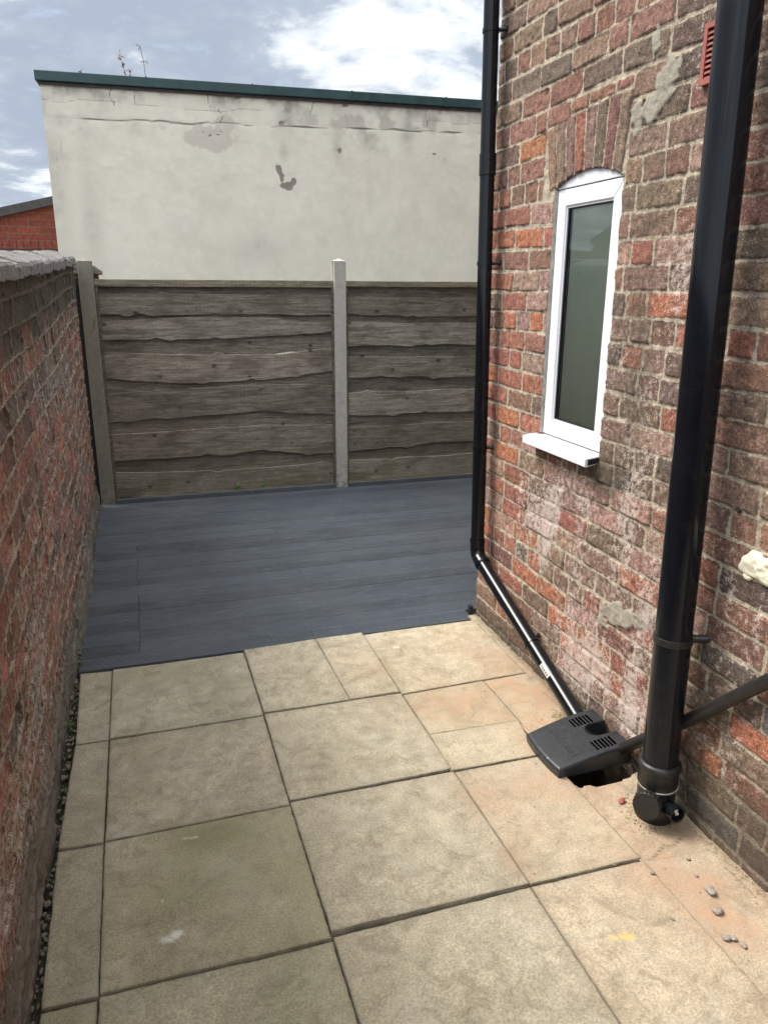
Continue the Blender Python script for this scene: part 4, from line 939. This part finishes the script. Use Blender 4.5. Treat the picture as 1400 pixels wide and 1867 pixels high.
def panel(x0, x1, lines, seed, label):
    """lines: list of (list of 3 z values at 3 x, kind) from the top: rail bottom, then light/dark alternately"""
    t_ = thing('timber_fence', label, 'fence', ((x0+x1)/2, 6.33, 0), 'timber fence panels')
    n = 170; xs_ = np.linspace(x0, x1, n); rnd = random.Random(seed)
    L = []
    for i, zs in enumerate(lines):
        z = smoothpts(list(zip(np.linspace(x0, x1, len(zs)), zs)), xs_)
        amp = .0 if i == 0 else (.011 if i % 2 == 0 else .0045)
        z = z+amp*np.array(fbm(xs_*3.1, xs_*0+i*3.7, seed, 3)); 
        for k in range(3 if i % 2 == 0 and i else 1): # bumps at knots
            if i: c = rnd.uniform(x0+.1, x1-.1); z = z+rnd.choice((-1, -1, 1))*.013*np.exp(-((xs_-c)/.035)**2)
        L.append(z)
    vs = []; fs = []; ti = []
    def add(tz, bz, yt, yb, th, tint):
        k = len(vs); RW = [0, .012, .05, .2, .4, .6, .8, .95, 1]; rows = 8
        for side in (0, 1):
            for r_ in range(rows+1):
                f_ = RW[r_]
                for i in range(n):
                    z = tz[i]*(1-f_)+bz[i]*f_; y = yt*(1-f_)+yb*f_+side*th+.0015*float(_tab[(i*31+r_*7+seed) & 65535])*0
                    vs.append((xs_[i], y, z)); ti.append(tint if r_ else tuple(q*2.3 for q in tint))  # top-edge row tinted paler: light falling from above put into the board colour
        N = n*(rows+1)
        for r_ in range(rows):
            for i in range(n-1):
                a = k+r_*n+i; fs.append((a, a+n, a+n+1, a+1)); b = a+N; fs.append((b, b+1, b+n+1, b+n))
        for i in range(n-1):
            a = k+i; fs.append((a, a+1, a+N+1, a+N)); a = k+rows*n+i; fs.append((a, a+N, a+N+1, a+1))
        for r_ in range(rows):
            a = k+r_*n; fs.append((a, a+N, a+N+n, a+n)); a = k+r_*n+n-1; fs.append((a, a+n, a+N+n, a+N))
    YF = 6.312
    # front boards run light line -> dark line; back boards fill from above a dark line to behind the next light line
    back_top = L[0]+.03
    i = 1; first = True
    while i < len(L):
        light = L[i]; dark = L[i+1] if i+1 < len(L) else None
        bb = light-.020
        if len(lines) > 12 and i == 5 and x0 < 1: # gap in the left panel where daylight shows through
            bb = bb+.0245*np.exp(-((xs_-1.17)/.10)**4)+0
            light = light-.006*np.exp(-((xs_-1.17)/.11)**4); L[i] = light; 
        tn = rnd.uniform(.78, 1.0); warm = rnd.uniform(.98, 1.05)
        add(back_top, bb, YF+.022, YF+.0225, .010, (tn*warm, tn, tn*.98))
        tn = rnd.uniform(.82, 1.30); warm = rnd.uniform(.98, 1.05)
        if dark is None: dark = L[-1]-.12
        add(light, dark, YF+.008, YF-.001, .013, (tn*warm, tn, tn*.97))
        back_top = dark+.030; i += 2
    og = world_loc(t_); me = bpy.data.meshes.new('boards'); me.from_pydata([(v[0]-og.x, v[1]-og.y, v[2]) for v in vs], [], fs); me.update()
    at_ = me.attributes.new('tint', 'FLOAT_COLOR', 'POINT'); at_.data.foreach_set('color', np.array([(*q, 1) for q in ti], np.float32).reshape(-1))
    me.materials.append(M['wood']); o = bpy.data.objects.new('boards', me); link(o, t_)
    for nm_, bx_ in (('top_rail', (x0-.002, x1+.002, YF-.018, YF+.052, lines[0][0]-.003, 1.737)), ('edge_batten', (x0, x0+.022, YF-.016, YF-.006, .03, 1.683)), ('edge_batten', (x1-.022, x1, YF-.016, YF-.006, .03, 1.683)), ('back_rail', (x0, x1, YF+.046, YF+.075, .45, .50))):
        ob = MB().box(*bx_).out(nm_, M['wood'], t_); tinted(ob, (1.2, 1.17, 1.0) if nm_ == 'top_rail' else (.75, .7, .65)); bevel(ob, .003)
    return t_
f1 = [[1.686, 1.689, 1.693], [1.628, 1.629, 1.624], [1.478, 1.470, 1.472], [1.425, 1.451, 1.450, 1.412], [1.289, 1.292, 1.324], [1.202, 1.170, 1.162, 1.160, 1.198], [.998, .965, .945, .956, 1.008], [.876, .895, .915, .886], [.657, .670, .690, .635], [.555, .560, .575, .545], [.339, .338, .360, .288], [.250, .215, .205, .226], [.046, .040, .035, .030]]
f1 = [list(q) for q in f1]
f1p = f1[:]+[]
panel(-.258, 1.580, f1+[], 3, 'left timber fence panel of grey wavy edged boards with a gap of light in it')
f2 = [[1.693, 1.699], [1.615, 1.604, 1.592], [1.466, 1.453, 1.451], [1.403, 1.394, 1.380], [1.214, 1.200, 1.193], [1.117, 1.106, 1.096], [.938, .929, .914], [.816, .814, .808], [.626, .612, .632], [.514, .521, .517], [.315, .334, .326], [.223, .213, .215], [.050, .045, .042]]
panel(1.677, 3.520, f2, 9, 'right timber fence panel of grey wavy edged boards behind the downpipe')

# ------------------------------------------------------------------ cream rendered building beyond
cb_ = thing('rendered_building', 'cream rendered building with peeling paint and a dark green roof edge behind the fence', 'building', (-.65, 8.48, 0))
ang = -.06
def make_cream():
    Lx, Hz, r_ = 6.4, 3.50, .016; nx, nz = int(Lx/r_), int(Hz/r_); A, Zg = np.meshgrid(np.linspace(0, Lx, nx), np.linspace(0, Hz, nz)); x = A-.65
    # relief: trowel marks, brick courses ghosting at the top
    rel = .0012*fbm(x*2.2, Zg*2.2, 301, 4)+.0010*np.clip(fbm(x*7, Zg*9, 303, 4), 0, 1)*ss(Zg, 2.2, 2.9)
    flake = fbm(x*5, Zg*6, 305, 4); rel = rel+.0013*ss(flake, .10, .16)*ss(Zg, 2.35, 2.8)*(1-ss(Zg, 3.2, 3.3)); rel = rel+.0012*ss(fbm(x*2.4+5, Zg*3, 309, 5), .20, .24)*ss(Zg, 2.1, 2.5)
    cl = 3.215+.028*x*.6+.012*vn(x*3, x*0, 311)+.006*vn(x*12, x*0, 312); crack = np.exp(-((Zg-cl)/.013)**2)*(.62+.4*vn(x*5, x*0, 313))
    cl2 = 3.36+.02*vn(x*4, x*0, 321); crack = np.maximum(crack, .6*np.exp(-((Zg-cl2)/.012)**2)*ss(vn(x*1.6+2, x*0, 322), -.1, .2))
    for xc, z0, z1, s_ in ((-.02, 3.33, 3.50, 4), (.20, 3.34, 3.44, 5), (.86, 3.36, 3.50, 6), (2.25, 3.3, 3.4, 7), (.98, 3.25, 3.36, 9), (1.9, 3.36, 3.5, 10), (3.1, 3.3, 3.5, 11)):
        xx = xc+.03*vn(Zg*14, Zg*0, 330+s_); crack = np.maximum(crack, .7*np.exp(-((x-xx)/.012)**2)*(Zg > z0)*(Zg < z1))
    # stepped crack at the top-left corner
    xx = -.60+.10*np.clip((Zg-2.70)/.35, 0, 1)+.22*np.clip((Zg-3.02)/.12, 0, 1)+.02*vn(Zg*22, Zg*0, 340); crack = np.maximum(crack, .55*np.exp(-((x-xx)/.014)**2)*(Zg > 2.68)*(Zg < 3.14))
    rel = rel-.003*crack
    n1 = fbm(x*6, Zg*6, 350, 5, .6); n2 = fbm(x*22, Zg*22, 351, 4, .6)
    g = lambda a, b, ra, rb: np.exp(-((x-a)/ra)**2-((Zg-b)/rb)**2)
    grime = .55*ss(Zg, 3.30, 3.50)*np.clip(.55+n1, 0, 1.2)+.25*ss(Zg, 3.05, 3.3)*np.clip(.3+n1, 0, 1)+.5*g(-.62, 2.6, .12, .8)+.35*g(-.30, 2.3, .10, 1.0)+.7*g(1.62, 3.30, .08, .13)+.5*g(1.60, 3.02, .05, .1)+.5*g(2.15, 3.1, .05, .15)+.6*g(2.9, 3.25, .07, .18)+.35*g(1.3, 2.05, .3, .15)+.5*g(2.55, 3.15, .3, .1)*np.clip(n1+.4, 0, 1)+.16*np.clip(n1, 0, 1)
    lost = .9*g(.75, 3.12, .30, .13)+.6*g(1.05, 3.25, .12, .08)+.9*g(.97, 3.05, .22, .09)+.35*n1; lost = np.where(Zg > 2.9, lost, 0)+.6*g(2.5, 3.3, .9, .10)+0
    bare = np.zeros_like(x)
    def bl_(a, b, ra, rb, rot=0, k=1.0):
        c_, s_ = math.cos(R(rot)), math.sin(R(rot)); dx = (x-a)*c_+(Zg-b)*s_; dz = -(x-a)*s_+(Zg-b)*c_; return np.clip(1-(dx/ra)**2-(dz/rb)**2+k*.5*n1+(.2+.25*k)*n2, -1, 1)
    for q in (bl_(1.560, 2.790, .056, .125, 17, .25), bl_(1.625, 2.680, .085, .052, 0, .2), bl_(1.690, 2.720, .036, .065, -20, .2), bl_(.93, 3.125, .085, .018, 5), bl_(1.03, 3.11, .03, .025), bl_(.99, 3.165, .030, .012), bl_(.80, 3.14, .02, .012), bl_(.87, 2.825, .014, .014), bl_(2.18, 3.04, .024, .028), bl_(1.585, 3.27, .035, .02), bl_(2.6, 3.33, .04, .015), bl_(1.15, 3.47, .05, .012), bl_(2.25, 3.46, .10, .012), bl_(1.54, 2.60, .012, .010), bl_(3.2, 3.05, .02, .015), bl_(3.05, 2.35, .012, .01)): bare = np.maximum(bare, q)
    rel = rel-.003*ss(bare, .4, .6)
    Xw = -.65+A*math.cos(ang)-rel*math.sin(ang)*0; Yw = 8.50+A*math.sin(ang)-rel
    gridmesh('front_wall', Xw, Yw, Zg, M['render'], cb_, flip=False, attrs=dict(stain=np.stack([np.clip(grime, 0, 1), np.clip(lost, 0, 1), np.clip(bare, 0, 1)], -1), crack=crack))
make_cream()
def rotbox(mb, a0, a1, d0, d1, z0, z1):
    c_, s_ = math.cos(ang), math.sin(ang); n_ = len(mb.v); mb.box(a0, a1, d0, d1, z0, z1)
    for i in range(n_, len(mb.v)):
        a, d, z = mb.v[i]; mb.v[i] = (-.65+a*c_-d*s_, 8.50+a*s_+d*c_, z)
sb_ = MB(); rotbox(sb_, .002, 6.4, .02, 5.0, -.04, 3.49); so3 = sb_.out('side_and_rear_walls', M['render'], cb_)
fb = MB(); rotbox(fb, -.035, 6.5, -.045, 5.1, 3.505, 3.590); fo = fb.out('roof_edging', M['fascia'], cb_); bevel(fo, .006)
for a in (.95, 1.95, 2.95, 3.95): 
    j = MB(); rotbox(j, a, a+.012, -.049, .0, 3.500, 3.594); j.out('edging_joint', M['fascia'], fo)
ub = MB(); rotbox(ub, -.012, 6.45, -.018, -.004, 3.478, 3.503); ub.out('drip_batten', M['dark_fascia'], cb_)
# weeds and wire on the roof edge
def stalk(mb, base, h, lean, rnd, leaves, r=.004, lf=.05):
    pts = [Vector(base)]; d = Vector((lean, 0, 1))
    for i in range(7): pts.append(pts[-1]+(d+Vector((rnd.uniform(-.12, .12), rnd.uniform(-.1, .1), 0)))*h/7)
    mb.tube(pts, [r*(1-.1*i) for i in range(8)], 5)
    for q in range(leaves):
        p0 = pts[rnd.randint(1, 7)]; d_ = Vector((rnd.uniform(-1, 1), rnd.uniform(-1, 1), rnd.uniform(-.1, .9))).normalized(); s_ = d_.orthogonal().normalized(); l = lf*rnd.uniform(.5, 1.2)
        mb.add([p0, p0+d_*l*.5+s_*l*.22, p0+d_*l, p0+d_*l*.5-s_*l*.22], [(0, 1, 2, 3)])
rnd = random.Random(3); wv_ = MB(); stalk(wv_, (.13, 8.5, 3.58), .22, -.20, rnd, 24, .004, .04); stalk(wv_, (.15, 8.5, 3.58), .08, .3, rnd, 9, .004, .035); tag(wv_.out('roof_weed', M['dry_weed'], origin=(.13, 8.5, 3.59)), 'reddish dry weed growing on the green roof edge', 'weed')
wr = MB().tube([(.30, 8.47, 3.58), (.295, 8.47, 3.72), (.27, 8.47, 3.86)], .0035, 6).tube([(.255, 8.47, 3.83), (.27, 8.47, 3.86), (.235, 8.47, 3.875)], .004, 6).tube([(.26, 8.47, 3.73), (.32, 8.47, 3.74), (.33, 8.47, 3.72)], .004, 6)
tag(wr.out('roof_wire', M['metal'], origin=(.3, 8.47, 3.59)), 'thin bare wire standing up from the green roof edge', 'wire')
rs_ = MB(); stalk(rs_, (-.28, 8.48, 3.58), .05, .1, rnd, 8, .004, .035); tag(rs_.out('roof_tuft', M['dry_weed'], origin=(-.28, 8.48, 3.59)), 'tiny dry tuft near the left end of the green roof edge', 'weed')

# ------------------------------------------------------------------ small red brick building far left
rb = thing('red_brick_outbuilding', 'low red brick outbuilding with a sloping dark roof edge behind the garden wall', 'building', (-1.5, 10, 0))
MB().prism([(-4.2, -.04), (-.40, -.04), (-.40, 2.66), (-4.2, 1.70)], 1, 10.0, 14.0).out('wall', M['red_brick'], rb)
sc2 = MB()
for k in range(52): sc2.box(-4.2+k*.0752, -4.2+k*.0752+.066, 9.990, 9.999, 2.075, 2.19)
sc2.out('soldier_course', M['red_brick'], rb)
MB().prism([(-4.4, 1.655), (-.38, 2.655), (-.38, 2.745), (-4.4, 1.75)], 1, 9.93, 14.05).out('roof_edge', M['dark_fascia'], rb)
gt = MB().tube([(-4.4, 9.92, 2.035), (-.38, 9.92, 2.035)], .040, 12); gt.out('gutter', M['black_dusty'], rb)
MB().box(-4.3, -.39, 9.96, 9.995, 1.90, 2.07).out('gutter_board', M['gasket'], rb)

# ------------------------------------------------------------------ far house and hedge (seen mirrored in the window)
fh = thing('distant_house', 'distant gabled house with a chimney, seen mirrored in the narrow window', 'house', (-56, 86, 0))
def rp_(x, y): # local frame facing the yard
    a = R(31.8); return (-math.sin(a)*100+x*math.cos(a)-y*math.sin(a), math.cos(a)*100+x*math.sin(a)+y*math.cos(a))
def fprism(prof, y0, y1, name, m_):
    vs = [(*rp_(x, y0), z) for x, z in prof]+[(*rp_(x, y1), z) for x, z in prof]; n = len(prof)
    return build(name, vs, [tuple(range(n-1, -1, -1)), tuple(range(n, 2*n))]+[(i, (i+1) % n, n+(i+1) % n, n+i) for i in range(n)], m_, fh)
fprism([(-1.9, 0), (1.9, 0), (1.9, 7.2), (0, 8.5), (-1.9, 7.2)], 0, 9, 'wall', M['plain_brick']); fprism([(-2.3, 7.0), (0, 8.65), (2.3, 7.0), (2.3, 7.2), (0, 8.9), (-2.3, 7.2)], -.2, 9.2, 'roof', M['slate']); fprism([(-2.1, 7), (-1.5, 7), (-1.5, 9.8), (-2.1, 9.8)], 2, 3, 'chimney', M['plain_brick'])
def leafball(mb, c, r, n, s_, rnd):
    for q in range(n):
        d = Vector((rnd.gauss(0, 1), rnd.gauss(0, 1), rnd.gauss(0, 1))).normalized()*r*rnd.uniform(.6, 1.05); p0 = Vector(c)+d; a = Vector((rnd.uniform(-1, 1), rnd.uniform(-1, 1), rnd.uniform(-1, 1))).normalized(); b = a.orthogonal().normalized()
        mb.add([p0-a*s_, p0+b*s_*.6, p0+a*s_, p0-b*s_*.6], [(0, 1, 2, 3)])
hg = MB(); rnd = random.Random(8)
for k in range(34):
    a = R(22+k*.62); d_ = 34; leafball(hg, (-math.sin(a)*d_, math.cos(a)*d_, 1.2), 1.5, 70, .22, rnd); leafball(hg, (-math.sin(a)*d_, math.cos(a)*d_, 2.35+rnd.uniform(-.25, .25)), .9, 55, .18, rnd)
hb_ = MB()
tag(hg.out('hedge', M['hedge'], origin=(-17, 29, 0)), 'dark green hedge seen mirrored in the narrow window below the distant house', 'hedge')

# ------------------------------------------------------------------ loose stones, pebbles, crumbs, weeds
def pebble(mb, c, r, rnd, sq=.6, n1=7, n2=10):
    ph = [rnd.uniform(0, 6.3) for _ in range(4)]; el_ = rnd.uniform(.6, 1.0); rot = rnd.uniform(0, 3.14); k = len(mb.v)
    for i in range(n1+1):
        th = math.pi*i/n1
        for j in range(n2):
            a = 2*math.pi*j/n2; rr_ = r*(1+.20*math.sin(2*a+ph[0])*math.sin(th)+.13*math.sin(3*a+ph[1]+2*th)+.10*math.sin(5*th+ph[2]+a)+.05*math.sin(7*a+4*th))
            x = rr_*math.sin(th)*math.cos(a); y = rr_*math.sin(th)*math.sin(a)*el_; z = rr_*math.cos(th)*sq
            mb.v.append((c[0]+x*math.cos(rot)-y*math.sin(rot), c[1]+x*math.sin(rot)+y*math.cos(rot), c[2]+z))
    for i in range(n1):
        for j in range(n2): mb.f.append((k+i*n2+j, k+(i+1)*n2+j, k+(i+1)*n2+(j+1) % n2, k+i*n2+(j+1) % n2))
rnd = random.Random(17)
for x, y, r, lb, mt in ((1.471, 1.434, .0165, 'long flat grey stone on pinkish paving, farthest of the larger stones by the house wall', 'stone'), (1.437, 1.366, .0150, 'lumpy grey stone on pinkish paving, just nearer than the long flat stone', 'stone'), (1.396, 1.283, .0120, 'twin lobed grey stone on the paving, third of the row towards the viewer', 'stone'), (1.424, 1.250, .0085, 'small round grey stone at the near end of the row on the paving', 'stone'),
                    (1.355, 1.548, .0070, 'tiny pebble beside the slab corner by the soil pipe', 'stone'), (1.498, 1.565, .0075, 'small dark chip of stone on the cement near the soil pipe', 'stone'), (1.462, 1.862, .0130, 'dull red chip of brick lying left of the soil pipe foot', 'vent'), (1.475, 1.50, .006, 'tiny pale pebble just beyond the long flat stone', 'stone'), (1.30, 1.385, .0055, 'tiny pebble between the yellow stain and the lumpy stone', 'stone')):
    pb = MB(); pebble(pb, (x, y, r*.45), r, rnd, .5, 9, 14)
    if 'twin' in lb: pebble(pb, (x+.017, y-.006, r*.4), r*.8, rnd, .5, 9, 14)
    o = pb.out('stone', M[mt], origin=(x, y, 0), smooth=True); tag(o, lb, 'stone', 'loose stones on the paving')
gv = MB()
for q in range(300):
    y = rnd.uniform(1.1, 3.36) if rnd.random() < .8 else rnd.uniform(3.4, 6.2); x = rnd.uniform(-.392, -.362); r = rnd.uniform(.003, .009) if rnd.random() < .85 else rnd.uniform(.009, .014)
    pebble(gv, (x if y < 3.38 else rnd.uniform(-.382, -.366), y, rnd.uniform(-.042, -.016) if y < 3.38 else -.004), r, rnd, .75, 5, 7)
tag(gv.out('gravel', M['pale_pebble'], smooth=True), 'small pale pebbles and grit filling the gap between garden wall and paving', 'gravel', kind='stuff')
gv = MB()
for q in range(900):
    k = rnd.random()
    if k < .30: a = rnd.uniform(0, 6.3); d_ = .068+abs(rnd.gauss(0, .022)); x, y = 1.527+d_*math.cos(a), 1.775+d_*math.sin(a)
    elif k < .55: y = rnd.uniform(1.1, 1.85); x = 1.612-abs(rnd.gauss(0, .016))
    elif k < .75: x, y = rnd.gauss(1.535, .018), rnd.gauss(2.40, .035)
    elif k < .9: y = rnd.uniform(2.35, 3.4); x = 1.612-abs(rnd.gauss(0, .012))
    else: x, y = rnd.uniform(.9, 1.6), rnd.uniform(1.1, 3.3)
    if x > 1.613 or (1.36 < x and 1.95 < y < 2.3): continue
    r = rnd.uniform(.0012, .0034); pebble(gv, (x, y, .004+(.010 if x > 1.59 else 0)), r, rnd, .7, 4, 5)
tag(gv.out('mortar_crumbs', M['crumb']), 'sandy mortar crumbs scattered along the foot of the house wall and round the pipe', 'crumbs', kind='stuff')
for x, y, z, h, n, lb in ((-.372, 3.44, -.004, .035, 14, 'small pale green weed at the wall foot by the deck corner'), (-.378, 2.93, -.03, .04, 16, 'small green weed in the gap between wall and first slab'), (-.378, 2.52, -.03, .03, 10, 'tiny green weed in the gap beside the second slab'), (.72, 6.285, .03, .07, 16, 'green weed sprouting at the foot of the left fence panel, the taller of two'), (.94, 6.286, .03, .035, 9, 'low green weed at the foot of the left fence panel, the smaller of two')):
    wb = MB(); r2 = random.Random(int(y*100+x*10))
    for q in range(3): stalk(wb, (x+r2.uniform(-.006, .006), y+r2.uniform(-.01, .01), z), h*r2.uniform(.7, 1.1), r2.uniform(-.3, .5), r2, n//3, .0012, .018 if y < 5 else .035)
    tag(wb.out('weed', M['weed'], origin=(x, y, z)), lb, 'weed', 'weeds in the joints')
# stray moss along the deck edge by the left wall: crumbs
